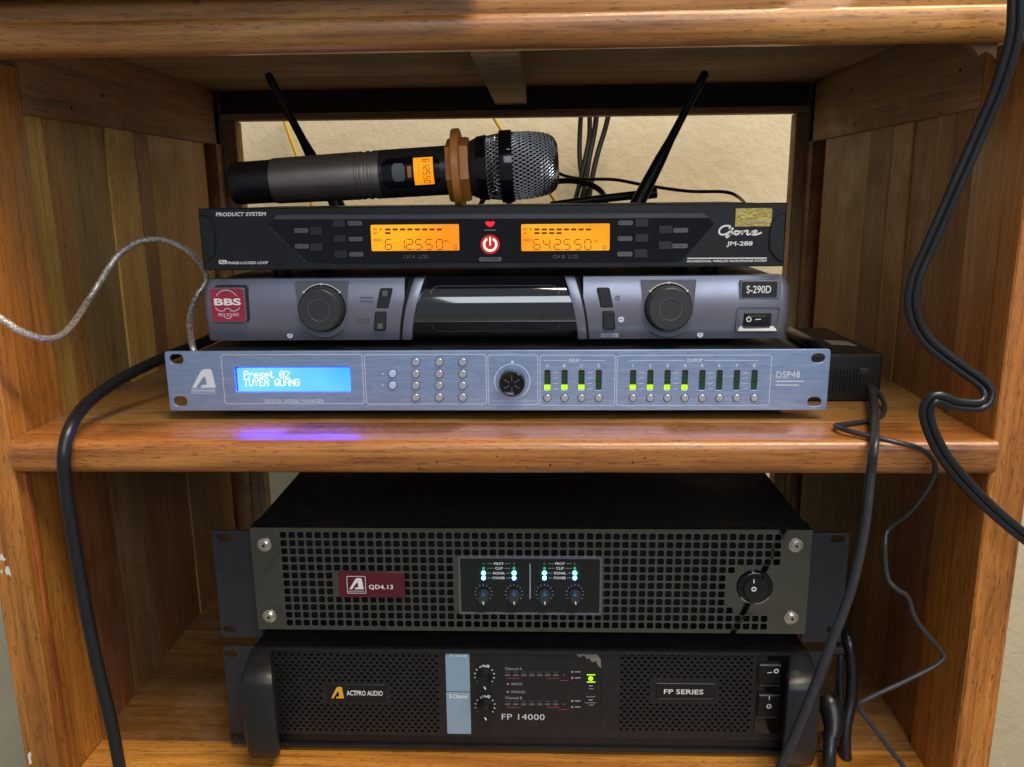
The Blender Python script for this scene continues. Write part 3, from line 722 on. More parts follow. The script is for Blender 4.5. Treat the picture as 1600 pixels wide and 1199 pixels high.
for i in range(4):
    x = 939 + i * 7.2
    m = MB(); m.frame(rr((x, 520.5, x + 5.8, 526.8), ym, 0), 0.3, ym, ym + 0.05)
    m.ribbon(pp([(x, 523.5), (x + 5.8, 523.5)], ym), 0.3, ym, ym + 0.05); m.ribbon(pp([(x + 2.9, 520.5), (x + 2.9, 526.8)], ym), 0.3, ym, ym + 0.05)
    m.build('printed_mark', 'print_pale', sil, smooth=0)
# model plate and rocker
MB().prism(rr((1156, 438, 1219.5, 467), YC, 3), YC - 0.6, YC + 6, 0.4).build('model_plate_frame', 'silver_paint', sil)
mp_ = MB().prism(rr((1158.5, 440, 1214, 465), YC, 2), YC - 0.8, YC + 3, 0.2).build('model_plate', 'ear_paint', sil)
text('S-290D', (1166.5, 446.5, 1205, 458.5), YC - 0.9, 'print_white', mp_, bold=0.012)
o_ = rr((1150.5, 479.5, 1217.5, 518), YC, 4); i_ = rr((1161, 488.5, 1206, 510), YC, 1)
n = len(o_); v = [(a, YC - 0.8, c) for a, c in o_] + [(a, YC + 2.5, c) for a, c in inset(o_, 4.6)]
v2 = [(a, YC + 4, c) for a, c in o_]
MB().add(v + v2, [(i, (i + 1) % n, n + (i + 1) % n, n + i) for i in range(n)] + [(i, 2 * n + i, 2 * n + (i + 1) % n, (i + 1) % n) for i in range(n)] + [tuple(range(n, 2 * n))]).build('switch_bezel', 'silver_dark', sil, smooth=30)
MB().frame(o_, 0.5, YC - 0.9, YC - 0.5).build('switch_rim', 'silver_paint', sil, smooth=0)
sw = MB().prism(rr((1162, 489, 1205, 509.5), YC, 1), YC - 0.3, YC + 3, 0.5).build('rocker_switch', 'black_plastic', sil)
ro = MB().prism(rr((1164.5, 493, 1200, 506), YC, 5), YC - 1.4, YC, 0.6).build('rocker', 'black_plastic', sw)
X, Z = P(1170, 499.3, YC - 1.5); d = mmpp(YC); MB().ring(X, Z, 2.6 * d, 4.0 * d, YC - 1.5, YC - 1.3, 20).build('rocker_mark', 'print_white', sw, smooth=0)
MB().ribbon(pp([(1180.5, 499.6), (1189, 499.0)], YC - 1.5), 0.6, YC - 1.5, YC - 1.3).build('rocker_mark', 'print_white', sw, smooth=0)

# ------------------------------------------------------------------ black wireless microphone receiver with amber displays
YR = 598.0
rx = thing('black_receiver', (-36, 690, -58), 'slim black microphone receiver with two amber frequency displays and raised antennas', 'receiver')
c4 = [P(308.5, 322.5, YR), P(318, 421, YR), P(1225, 418.5, YR), P(1230.5, 320.5, YR)]
RX0, RX1 = c4[0][0], c4[3][0]; RZ0, RZ1 = (c4[1][1] + c4[2][1]) / 2, (c4[0][1] + c4[3][1]) / 2
MB().prism(rrect(RX0, RX1, RZ0, RZ1, 0.8), YR, YR + 9, 0.7).build('front_panel', 'black_panel', rx)
MB().box(RX0 + 4, RX1 - 4, YR + 9.2, 788, RZ0 + 1, RZ1 - 0.6).build('chassis', 'black_steel', rx, 0.6)
for x in (RX0 + 45, RX1 - 45):
    for y in (640, 765): MB().lathe((x, y, SZ1 - 1.2), (0, 0, 1), [(0, 6), (0.4, 7), (RZ0 - SZ1 + 2.4, 7)], 18).build('foot', 'black_rubber', rx)
yr = YR - 0.1
for pts in ([(311, 336), (321, 337), (330, 344), (336, 358), (337.5, 380), (336, 398), (329, 406), (319, 412)], [(1228, 331), (1215, 337), (1206, 345), (1202, 360), (1201, 385), (1205, 396), (1213, 405), (1224, 412)]):
    sm = catmull([(*P(a, b, YR), 0) for a, b in pts], 4); pl_ = [(p.x, p.y) for p in sm]
    MB().prism(pl_, YR - 1.6, YR + 2, 0.8).build('end_pad', 'black_panel', rx, smooth=30)
hexp = pp([(418, 351), (432, 338), (1102, 336), (1116, 350), (1064, 408), (1050, 410), (520, 412), (478, 409)], YR)
gp = MB().prism(hexp, YR - 0.35, YR + 1, 0.25).build('glossy_window', 'black_gloss', rx)
MB().prism(pp([(427, 342.5), (434, 335.5), (1098, 333.2), (1108.5, 339.5), (1106, 341.2), (430, 343.5)], YR), YR - 1.3, YR + 1, 0.4).build('top_strip', 'strip_grey', rx, smooth=0)
line([(419, 353), (478, 409)], 0.35, YR - 0.5, 'strip_grey', rx, 'edge_line')
YW = YR - 0.45
for b in ((485, 354, 504, 367.5), (485, 379.5, 505, 392.5), (520, 342.8, 539.5, 355), (521.5, 366.8, 541, 379), (523, 391.2, 542.5, 403.8),
          (992, 342, 1013, 354.8), (992, 366, 1012.8, 378.6), (991, 390.3, 1011.5, 403), (1029, 353, 1050.5, 365.5), (1028.5, 377.5, 1049.5, 390)):
    MB().prism(rr(b, YR, 0.8), YR - 1.5, YR, 0.35).build('push_button', 'dark_key', rx)
for b in ((460, 357, 482, 364), (461, 381.5, 483, 388.5), (543.5, 345.5, 566, 352.5), (545, 370.3, 567, 377.2), (546, 394, 568, 401),
          (966, 345, 989, 352), (965, 369.5, 988, 376.5), (964.5, 393.5, 988, 400.8), (1052, 356.5, 1075, 363.6), (1050, 381, 1074.5, 388)):
    p_ = MB().prism(rr(b, YR, 2.5), YW - 0.1, YW + 0.3).build('key_label', 'pill_grey', rx, smooth=0)
    MB().cyl(*P(b[0] + 3.5, (b[1] + b[3]) / 2, YR), 0.5, YW - 0.15, YW, 8).build('key_dot', 'black_panel', p_)
    MB().ribbon(pp([(b[0] + 7, (b[1] + b[3]) / 2), (b[2] - 4, (b[1] + b[3]) / 2)], YR), 0.5, YW - 0.15, YW).build('key_print', 'strip_grey', p_, smooth=0)
SEG = {'0': 'abcdef', '1': 'bc', '2': 'abged', '4': 'fgbc', '5': 'afgcd', '6': 'afgedc'}
def seg7(m, ch, cx, y0, y1, w, Y, t=1.25):
    ym = (y0 + y1) / 2; a, b = cx - w / 2, cx + w / 2; g = 1.1
    L = {'a': [(a + g, y0), (b - g, y0)], 'g': [(a + g, ym), (b - g, ym)], 'd': [(a + g, y1), (b - g, y1)], 'f': [(a, y0 + g), (a, ym - g)], 'b': [(b, y0 + g), (b, ym - g)], 'e': [(a, ym + g), (a, y1 - g)], 'c': [(b, ym + g), (b, y1 - g)]}
    for s in SEG[ch]: m.ribbon(pp(L[s], Y), t * mmpp(Y), Y, Y + 0.05)
for b, digs, dot, bars, x0 in (((580, 351, 717.5, 392), '612550', 647, (8, 1), 602), ((814.5, 350, 952.5, 392), '642550', 878, (8, 4), 835)):
    MB().frame(rr((b[0] - 2, b[1] - 2, b[2] + 2, b[3] + 2), YR, 3), 0.8, YW - 0.2, YW + 0.3).build('display_bezel', 'black_gloss', rx)
    dp = MB().prism(rr(b, YR, 2), YW - 0.1, YW + 0.4).build('display', 'lcd_amber', rx, smooth=0)
    YL = YW - 0.2; m = MB()
    off = [5, 25, 37.7, 52.3, 68.3, 85] if digs[1] == '1' else [4, 19.4, 36, 51, 68, 83.6]
    for ch, o_ in zip(digs, off): seg7(m, ch, x0 + o_, 374.5, 390, 9.5, YL)
    m.ribbon(pp([(dot - 1, 390), (dot + 1, 390)], YL), 0.6, YL, YL + 0.05)
    m.frame(rr((x0 + 107, 384, x0 + 111.5, 390), YL, 0), 0.35, YL, YL + 0.05)
    for r_i, nb in enumerate(bars):
        for i in range(nb):
            yy = 358.8 + r_i * 5.7; m.ribbon(pp([(x0 + i * 11.5, yy), (x0 + 8 + i * 11.5, yy)], YL), 1.35, YL, YL + 0.05)
    m.build('digits', 'lcd_ink', dp, smooth=0)
    x = b[0]
    text('RF', (x + 3.5, 356.5, x + 9, 360.5), YL, 'lcd_ink', dp); text('AF', (x + 3.5, 362.5, x + 9, 366.5), YL, 'lcd_ink', dp)
    text('1' if digs[1] == '1' else '1', (x + 14, 356.5, x + 15.5, 360.5), YL, 'lcd_ink', dp)
    text('FREQ', (x + 3.5, 373.5, x + 16.5, 378), YL, 'lcd_ink', dp)
    text('MHz', (x0 + 92.5, 375, x0 + 99, 379), YL, 'lcd_ink', dp)
text('CH A  LCD', (630, 398.5, 669, 404), YW, 'print_dim', rx); text('CH B  LCD', (864, 398.5, 903, 404), YW, 'print_dim', rx)
h = catmull([(*P(a, b, YW), 0) for a, b in ((758, 347.5), (762, 346), (766, 347.2), (770, 346), (773, 347.5), (771.5, 351.5), (766, 355), (760, 351.5), (758, 347.5))], 4)
MB().prism([(p.x, p.y) for p in h[:-1]], YW - 0.2, YW + 0.3).build('indicator_lamp', 'led_red', rx, smooth=0)
line([(757, 359.8), (775, 359.8)], 1.0, YW, 'print_dim', rx, 'printed_mark')
d = mmpp(YR); X, Z = P(766, 382, YR)
MB().ring(X, Z, 14.5 * d, 17.5 * d, YW - 0.9, YW + 0.5, 40).build('power_bezel', 'black_gloss', rx)
pb = MB().cyl(X, Z, 14.5 * d, YW - 0.5, YW + 0.5, 36, 0.2).build('power_button', 'red_glow', rx)
MB().ring(X, Z, 7.6 * d, 10.8 * d, YW - 0.75, YW - 0.4, 40, 118, 422).build('power_symbol', 'power_ring', pb)
MB().ribbon([(X, Z + 11 * d), (X, Z - 1.5 * d)], 2.2 * d, YW - 0.75, YW - 0.4).build('power_symbol', 'power_ring', pb, smooth=0)
MB().prism(rr((748.5, 402, 784, 408.5), YR, 3), YW - 0.1, YW + 0.3).build('key_label', 'pill_grey', rx, smooth=0)
text('POWER', (752.5, 403.2, 780, 407.3), YW - 0.15, 'black_panel', rx, bold=0.02)
text('PRODUCT SYSTEM', (337, 331.8, 416, 338), yr, 'print_white', rx, bold=0.03, shear=0.15)
MB().prism(rr((342, 406.5, 354.5, 412.8), YR, 1.5), yr, YR + 0.2).build('print_box', 'print_white', rx, smooth=0)
text('PLL', (343.5, 407.6, 353, 411.7), yr - 0.06, 'black_panel', rx, bold=0.03)
text('PHASE-LOCKED LOOP', (355.5, 408.8, 419, 413), yr, 'print_white', rx, bold=0.02, shear=0.15)
MB().prism(rr((1149, 325.5, 1206, 354), YR, 0.8), YR - 0.3, YR + 0.3).build('gold_sticker', 'hologram_gold', rx, smooth=0)
line([(1161, 346.8), (1195, 345.8)], 1.0, YR - 0.4, 'label_paper', rx, 'sticker_print')
def strokes(lst, w, y, mat, par, name='lettering'):
    m = MB()
    for pts in lst:
        q = catmull([(*P(a, b, y), 0) for a, b in pts], 6); m.ribbon([(p.x, p.y) for p in q], w, y, y + 0.05)
    m.build(name, mat, par, smooth=0)
strokes([[(1139, 357.5), (1141, 354.5), (1137.5, 353), (1130, 354), (1124.5, 359), (1124, 364.5), (1128.5, 367), (1135, 365.5), (1142, 361)],
         [(1142, 361), (1143.5, 362), (1140, 367), (1136.5, 371), (1134.5, 369.5), (1139, 366.5), (1147, 364)],
         [(1154, 361.5), (1149.5, 361.5), (1147.5, 364.5), (1150, 366.8), (1154.5, 364.8), (1155, 362), (1158, 362.5), (1161.5, 361.2)],
         [(1161.5, 361.2), (1158.8, 367)], [(1159.5, 364), (1165, 361), (1169, 361.5), (1167, 365.5), (1169.5, 366.8), (1175, 364.5)],
         [(1175, 364.5), (1182, 362.5), (1180.5, 360.6), (1175.5, 362.5), (1174.5, 365.6), (1178, 367), (1184, 366), (1190, 363.5)]], 1.3, yr, 'print_white', rx)
MB().cyl(*P(1144.5, 357.8, yr), 0.9, yr, YR, 12).build('lettering', 'print_white', rx)
text('JM-288', (1135, 377.3, 1176, 386.2), yr, 'print_white', rx, bold=0.02, shear=0.08)
line([(1074, 404), (1198, 403.5)], 0.75, yr, 'print_white', rx)
text('PROFESSIONAL WIRELESS MICROPHONE SYSTEM', (1073, 406.3, 1198, 409.8), yr, 'print_white', rx, bold=0.02, shear=0.2)
for tip, base in (((418, 115), (537, 322)), ((1103, 112), (984, 322))):
    a = Vector(onY(*tip, 800)); b = Vector(onY(*base, 800)); b.z -= 12
    q = lambda t: b.lerp(a, t)
    L_ = [0, 0.12, 0.13, 0.22, 0.42, 0.55, 0.88, 0.885, 0.985, 1.0]; Rr = [7.0, 7.0, 6.7, 6.5, 5.4, 3.9, 3.2, 3.9, 3.7, 2.6]
    MB().tube([q(t) for t in L_], Rr, 14).build('antenna', 'black_rubber', rx, smooth=50)
    MB().box(b.x - 6, b.x + 6, 786, 806, b.z - 6, b.z + 6).build('antenna_joint', 'black_rubber', rx, 1.5)

# ------------------------------------------------------------------ handheld microphone
YM = 642.0
mic = thing('handheld_microphone', (-100, YM, RZ1), 'handheld wireless microphone with orange rubber ring lying on the black receiver', 'microphone')
a3 = Vector(onY(363, 287.5, YM)); b3 = Vector(onY(873, 255.5, YM)); ax = (b3 - a3).normalized(); LN = (b3 - a3).length
def T_(px): return (px - 363) / 510.0 * LN
r0 = 16.2
MB().lathe(a3, ax, [(0, 10), (0.5, 13.5), (2.0, 15.2), (T_(370), 15.8), (T_(425), 16.1), (T_(431), 16.2)], 48).build('end_cap', 'black_plastic', mic)
prof = [(T_(431), 16.6), (T_(434), 16.9)]
for px, r in ((560, 17.7), (563, 17.75), (563.8, 17.2), (566, 17.2), (567, 17.75), (571, 17.8), (572, 17.2), (578, 17.2), (579, 17.8), (583, 17.8), (584, 17.2), (588, 17.2), (589, 17.8)): prof.append((T_(px), r))
prof += [(T_(600), 17.9)]
MB().lathe(a3, ax, prof, 56).build('barrel', 'mic_metal', mic)
MB().lathe(a3, ax, [(T_(600), 17.9), (T_(690), 18.1), (T_(739), 18.4)], 56).build('upper_barrel', 'mic_dark', mic)
def on_mic(px, ang, r):   # point on barrel: angle 0 faces the lens
    e1 = (Vector((0, -1, 0)) - ax * Vector((0, -1, 0)).dot(ax)).normalized(); e2 = ax.cross(e1)
    return a3 + ax * T_(px) + (e1 * math.cos(ang) + e2 * math.sin(ang)) * r
def patch(px0, px1, g0, g1, r, th, name, mat, par=mic, nx=6, na=12, rad=0.0):
    v = []; f = []
    sgn = 1 if on_mic(500, 0.3, 18).z > on_mic(500, 0, 18).z else -1
    for lay in (r + th, r - 0.8):
        for i in range(nx + 1):
            for j in range(na + 1):
                u = i / nx; w_ = j / na
                sh = 1.0
                if rad:
                    e = max(0, abs(u - 0.5) * 2 - (1 - rad)) / rad; sh = 1 - 0.35 * e * e
                g = (g0 + g1) / 2 + (w_ - 0.5) * (g1 - g0) * sh
                v.append(on_mic(px0 + (px1 - px0) * u, sgn * g, lay))
    N = (nx + 1) * (na + 1)
    for i in range(nx):
        for j in range(na):
            a = i * (na + 1) + j; f.append((a, a + na + 1, a + na + 2, a + 1)); f.append((N + a, N + a + 1, N + a + na + 2, N + a + na + 1))
    for i in range(nx):
        for j in (0, na): a = i * (na + 1) + j; f.append((a, a + na + 1, N + a + na + 1, N + a))
    for j in range(na):
        for i in (0, nx): a = i * (na + 1) + j; f.append((a, a + 1, N + a + 1, N + a))
    return MB().add(v, f).build(name, mat, par, smooth=40)
patch(606, 694, -0.64, 0.62, 18.0, 0.5, 'control_window', 'black_gloss', nx=10, rad=0.25)
patch(622, 641, -0.34, 0.34, 18.4, 1.2, 'switch_button', 'pill_grey', rad=0.3)
patch(645, 651, -0.22, 0.22, 18.4, 0.35, 'contact_strip', 'silicone_orange')
ml = patch(654.5, 684, -0.55, 0.55, 18.4, 0.3, 'display', 'lcd_amber')
# digits run around the barrel
m = MB()
sg = 1 if on_mic(500, 0.3, 18).z > on_mic(500, 0, 18).z else -1
for i, ch in enumerate('612550'):
    g = 0.40 - i * 0.165
    def q(u, w_): return on_mic(669 + 9 * u, sg * (g - 0.05 + 0.10 * w_), 18.85)
    L = {'a': ((1, 0), (1, 1)), 'd': ((0, 0), (0, 1)), 'g': ((.5, 0), (.5, 1)), 'f': ((.5, 1), (1, 1)), 'e': ((0, 1), (.5, 1)), 'b': ((.5, 0), (1, 0)), 'c': ((0, 0), (.5, 0))}
    for s in SEG[ch]:
        (u0, w0), (u1, w1) = L[s]; m.tube([q(u0, w0), q(u1, w1)], 0.28, 4)
for i in range(5): m.tube([on_mic(662, sg * (0.25 - i * 0.09), 18.85), on_mic(662, sg * (0.20 - i * 0.09), 18.85)], 0.3, 4)
m.build('digits', 'lcd_ink', ml, smooth=0)
hexs = lambda a: 1 / max(0.2, math.cos(((a + math.pi / 6 + 0.2) % (math.pi / 3)) - math.pi / 6)) * 0.93
rg = MB().lathe(a3, ax, [(T_(702), 19.5), (T_(703), 21.6), (T_(707), 22.4), (T_(732), 22.6), (T_(737), 21.8), (T_(738), 19)], 96, hexs).build('rubber_ring', 'silicone_orange', mic, smooth=30)
MB().lathe(a3, ax, [(T_(711), 22), (T_(712), 29.2), (T_(713.5), 30), (T_(723), 30), (T_(724.5), 29.2), (T_(725), 22)], 96, lambda a: 0.99 + 0.008 * math.cos(6 * a + 2.2)).build('ring_flange', 'silicone_orange', rg, smooth=30)
MB().lathe(a3, ax, [(T_(737), 19.5), (T_(742), 21.0), (T_(748), 22.2), (T_(749), 22.4)], 56).build('collar', 'mic_dark', mic)
MB().lathe(a3, ax, [(T_(748), 22.3), (T_(749), 23.0), (T_(763), 24.0), (T_(764), 23.5)], 64).build('chrome_band', 'black_gloss', mic)
MB().lathe(a3, ax, [(T_(783), 24.8), (T_(784), 26.2), (T_(786), 26.5), (T_(801), 26.5), (T_(803), 26.2), (T_(804), 24.6)], 64).build('chrome_band', 'black_gloss', mic)
headp = [(763, 22.2), (785, 23.8), (803, 24.2), (825, 24.0), (845, 22.8), (858, 21.2), (866, 18.6), (871, 14), (872.5, 8), (873, 0.5)]
MB().lathe(a3, ax, [(T_(p), r - 0.6) for p, r in headp], 48).build('foam_core', 'mic_foam', mic)
def hr(px):
    hp = [(p, r) for p, r in headp]
    for (pa, ra), (pb_, rb) in zip(hp, hp[1:]):
        if pa <= px <= pb_: return ra + (rb - ra) * (px - pa) / (pb_ - pa)
    return hp[-1][1]
def weave(p0, p1, nh, turns, name):
    m = MB()
    for s in (-1, 1):
        for k_ in range(nh):
            pts = []
            for i in range(29):
                t = i / 28; px = p0 + (p1 - p0) * t
                if p1 > 870: px = p0 + (p1 - p0) * (1 - (1 - t) ** 1.6)
                a = 2 * math.pi * k_ / nh + s * turns * 2 * math.pi * t
                pts.append(on_mic(px, a, hr(px) + 0.35 + 0.28 * math.sin(i * 2.4 + (0 if s > 0 else math.pi))))
            m.tube(pts, 0.40, 4, False)
    return m.build(name, 'mic_wire', mic, smooth=60)
weave(803, 872, 52, 0.17, 'grille'); weave(763, 785, 44, 0.055, 'grille_band')

# ------------------------------------------------------------------ mains adapter
adp = thing('power_adapter', (225, 690, ZS), 'black power adapter brick beside the silver signal processor', 'power adapter')
AX0, AX1 = 190.0, 265.5; AZ1 = onY(1372, 553, 642)[2]
ab = MB().box(AX0, AX1, 641, 775, ZS + 0.05, AZ1).build('case', 'black_plastic', adp, 3.0, seg=3)
q0 = [onZ(a, b, AZ1 + 0.1) for a, b in ((1286, 531), (1325, 533.5), (1340, 541), (1299, 538.5))]
MB().add(q0, [(0, 1, 2, 3)]).build('paper_label', 'label_paper', adp, smooth=0)
for i in range(9): MB().box(228 + i * 2.6, 229.3 + i * 2.6, 640.2, 641.6, ZS + 10, ZS + 26).build('vent_rib', 'black_plastic', adp)
MB().box(248, 256, 640.5, 642, AZ1 - 16, AZ1 - 11).build('moulded_mark', 'dark_key', adp, 0.4)
p_ = [Vector(onZ(1236, 520, AZ1 + 4)), Vector(onZ(1262, 533, AZ1 + 5)), Vector(onZ(1290, 548, AZ1 + 2))]
MB().tube(catmull(p_, 5), 5.0, 14).build('output_plug', 'cable_black', adp, smooth=50)

# ------------------------------------------------------------------ amplifier with mirror-bright perforated front
YE, YQ = 585.0, 577.0
qd = thing('perforated_amplifier', (-13, 700, -347), 'black amplifier with square-hole polished metal front and round rocker switch', 'amplifier')
QX0, QX1 = P(397, 905, YQ)[0], P(1264, 907, YQ)[0]; QZ0, QZ1 = P(830, 987, YQ)[1], P(830, 826.5, YQ)[1]
MB().box(QX0 + 0.5, QX1 - 0.5, YQ + 16, 955, QZ0 + 0.5, QZ1 - 0.5).build('chassis', 'black_steel', qd, 1.0)
m = MB()
for x0, x1, z0, z1 in ((QX0, QX1, QZ1 - 1.2, QZ1), (QX0, QX1, QZ0, QZ0 + 1.2), (QX0, QX0 + 1.2, QZ0 + 1.2, QZ1 - 1.2), (QX1 - 1.2, QX1, QZ0 + 1.2, QZ1 - 1.2)):
    m.box(x0, x1, YQ + 1.6, YQ + 16, z0, z1)
m.build('front_frame', 'black_steel', qd, smooth=0)
GX0 = P(440.8, 905, YQ)[0]; pit = (P(1218.8, 905, YQ)[0] - GX0) / 57.0; GZ1 = P(830, 831.6, YQ)[1]; pz = (GZ1 - P(830, 982.4, YQ)[1]) / 12.0
def cell(m, x0, x1, z0, z1, a, b, y, dep, lip=0.0):
    cx, cz = (x0 + x1) / 2, (z0 + z1) / 2
    c = [(x0, z0), (x1, z0), (x1, z1), (x0, z1)]
    oct_ = lambda a, b: [(cx - b, cz - a), (cx + b, cz - a), (cx + a, cz - b), (cx + a, cz + b), (cx + b, cz + a), (cx - b, cz + a), (cx - a, cz + b), (cx - a, cz - b)]
    hpts = oct_(a, b)
    v = [(p, y, q) for p, q in c] + [(p, y, q) for p, q in (oct_(a + lip, b + lip * 0.8) if lip else hpts)] + [(p, y + (lip * 0.28 if lip else dep), q) for p, q in hpts]
    f = [(0, 1, 5, 4), (1, 2, 7, 6), (2, 3, 9, 8), (3, 0, 11, 10), (1, 6, 5), (2, 8, 7), (3, 10, 9), (0, 4, 11)]
    f += [(4 + i, 4 + (i + 1) % 8, 12 + (i + 1) % 8, 12 + i) for i in range(8)]
    if lip:
        v += [(p, y + dep, q) for p, q in hpts]; f += [(12 + i, 12 + (i + 1) % 8, 20 + (i + 1) % 8, 20 + i) for i in range(8)]
    m.add(v, f)
def quad(m, x0, x1, z0, z1, y): m.add([(x0, y, z0), (x1, y, z0), (x1, y, z1), (x0, y, z1)], [(0, 1, 2, 3)])
GX1 = GX0 + 57 * pit; GZ0 = GZ1 - 12 * pz
bx0, bx1, bz0, bz1 = rect((530, 893, 633, 933), YQ); sx0, sx1, sz0, sz1 = rect((719, 869, 938, 958), YQ)
lim = {4: 1146, 5: 1132, 6: 1132, 7: 1132, 8: 1132, 9: 1144}
m = MB()
for r in range(12):
    zc = GZ1 - (r + 0.5) * pz
    for c in range(57):
        xc = GX0 + (c + 0.5) * pit
        solid = (bx0 - 1 < xc < bx1 + 1 and bz0 - 1 < zc < bz1 + 1) or (sx0 - 2 < xc < sx1 + 2 and sz0 - 2 < zc < sz1 + 2)
        if r in lim and xc > P(lim[r], 905, YQ)[0]: solid = True
        if c == 56 and r > 3: solid = True
        a = (GX0 + c * pit, GX0 + (c + 1) * pit, GZ1 - (r + 1) * pz, GZ1 - r * pz)
        if solid: quad(m, *a, YQ)
        else: cell(m, *a, pit * 0.375, pit * 0.25, YQ, 1.4, pit * 0.07)
quad(m, QX0, GX0, QZ0, QZ1, YQ); quad(m, GX1, QX1, QZ0, QZ1, YQ); quad(m, GX0, GX1, GZ1, QZ1, YQ); quad(m, GX0, GX1, QZ0, GZ0, YQ)
b_ = len(m.v); m.add([(QX0, YQ, QZ0), (QX1, YQ, QZ0), (QX1, YQ, QZ1), (QX0, YQ, QZ1), (QX0, YQ + 1.6, QZ0), (QX1, YQ + 1.6, QZ0), (QX1, YQ + 1.6, QZ1), (QX0, YQ + 1.6, QZ1)], [(0, 4, 5, 1), (1, 5, 6, 2), (2, 6, 7, 3), (3, 7, 4, 0)])
m.build('perforated_front', 'steel_mirror', qd, smooth=0)
quad_b = MB(); quad_b.box(QX0 + 1.5, QX1 - 1.5, YQ + 14, YQ + 15.5, QZ0 + 1.5, QZ1 - 1.5); quad_b.build('dust_filter', 'interior_black', qd)
EX0, EX1 = P(333.5, 905, YE)[0], P(1328, 905, YE)[0] 
EX0, EX1, EZ0, EZ1 = -254.3, 229.0, -338.0, -248.6
def ears(par, x0, x1, z0, z1, wl, wr, slots_l, slots_r):
    holed('rack_ear', rrect(x0, wl, z0, z1, 1.2), slots_l, YE, YE + 2.5, 'ear_paint', par, 0.3)
    holed('rack_ear', rrect(wr, x1, z0, z1, 1.2), slots_r, YE, YE + 2.5, 'ear_paint', par, 0.3)
def sl(px, py, Y=YE): X, Z = P(px, py, Y); return rrect(X - 5.4, X + 5.4, Z - 3.2, Z + 3.2, 3.1)
ears(qd, EX0, EX1, EZ0, EZ1, QX0 - 0.3, QX1 + 0.3, [sl(349.5, 840), sl(359, 984)], [sl(1309, 842.5), sl(1302, 985)])
for px, py in ((413.5, 851), (421.5, 962.5), (1243, 852), (1236, 965)):
    X, Z = P(px, py, YQ); sc = MB().lathe((X, YQ, Z), (0, -1, 0), [(0, 5.4), (0.8, 5.3), (0.9, 4.2), (2.6, 4.0), (3.1, 3.3), (3.1, 1.3), (2.0, 1.2), (2.0, 0.1)], 24).build('screw', 'screw_steel', qd, smooth=30)
    MB().cyl(X, Z, 1.2, YQ - 2.1, YQ - 1.9, 6).build('screw_socket', 'interior_black', sc, smooth=0)
mb_ = MB().prism(rr((530, 893.5, 633, 932.5), YQ, 0.5), YQ - 1.6, YQ + 0.5, 0.3).build('badge', 'maroon', qd)
outline((542, 900.5, 571.5, 927.5), 2, 0.4, YQ - 1.7, 'print_white', mb_, 'badge_frame')
logo((545.5, 903.5, 568, 921), YQ - 1.7, 'print_white', mb_)
line([(544.5, 924), (569, 924)], 0.8, YQ - 1.7, 'print_grey', mb_)
text('QD4.13', (576.5, 914, 614, 922), YQ - 1.7, 'print_white', mb_, bold=0.02, sp=1.1)
# control window
MB().frame(rr((717.5, 869.6, 939.5, 959), YQ, 0), 1.2, YQ - 1.6, YQ + 1).build('panel_bezel', 'silver_dark', qd, smooth=0)
plain('panel_satin', (0.008, 0.009, 0.010), 0.28, smudge=0.05)
pn = MB().prism(rr((720, 870.5, 936.5, 956.5), YQ, 1), YQ - 0.3, YQ + 1).build('control_panel', 'panel_satin', qd, smooth=0)
yq = YQ - 0.4
for x in (755.5, 803.2, 850.7, 898.2):
    X, Z = P(x, 881, yq); MB().cyl(X, Z, 0.9, yq - 0.2, YQ, 12).build('lamp', 'pill_grey', pn)
    for yy, r, mt in ((888, 1.0, 'led_mint_dim'), (895.5, 1.55, 'led_mint'), (903.3, 1.45, 'led_ice')):
        X, Z = P(x, yy, yq); MB().lathe((X, YQ, Z), (0, -1, 0), [(0, r), (0.8, r), (1.3, r * 0.75), (1.5, 0.1)], 14).build('lamp', mt, pn)
    X, Z = P(x, 930, YQ); d = mmpp(YQ)
    kb = MB().lathe((X, YQ, Z), (0, -1, 0), [(0, 10.5 * d), (1, 10 * d), (1.1, 9 * d), (7, 8.3 * d), (8, 7.6 * d), (8.1, 0.2)], 28, lambda a: 1 + 0.02 * math.cos(14 * a)).build('gain_knob', 'knob_grey', pn)
    MB().ribbon([(X + 0.2, Z - 1.2), (X + 0.5, Z - 3.7)], 0.8, YQ - 8.3, YQ - 8.05).build('pointer', 'print_white', kb, smooth=0)
    m = MB()
    for k_ in range(11):
        a = math.radians(-35 + 250 * k_ / 10); m.ribbon([(X + 12.5 * d * math.cos(a), Z + 1.5 + 14 * d * math.sin(a)), (X + 15 * d * math.cos(a), Z + 1.5 + 16.5 * d * math.sin(a))], 0.4, yq, yq + 0.05)
    m.build('scale_ticks', 'print_grey', pn, smooth=0)
for x in (779.5, 875):
    for s, yy, w_ in (('PROT', 881, 7.5), ('CLIP', 888.2, 6), ('SIGNAL', 895.8, 9.5), ('POWER', 903.4, 9.5)):
        text(s, (x - w_, yy - 2, x + w_, yy + 2), yq, 'print_white', pn, bold=0.02)
        for q_ in (-1, 1): line([(x + q_ * (w_ + 2), yy), (x + q_ * 18, yy)], 0.3, yq, 'print_grey', pn)
line([(828.3, 881), (828.3, 936)], 0.8, yq, 'print_grey', pn)
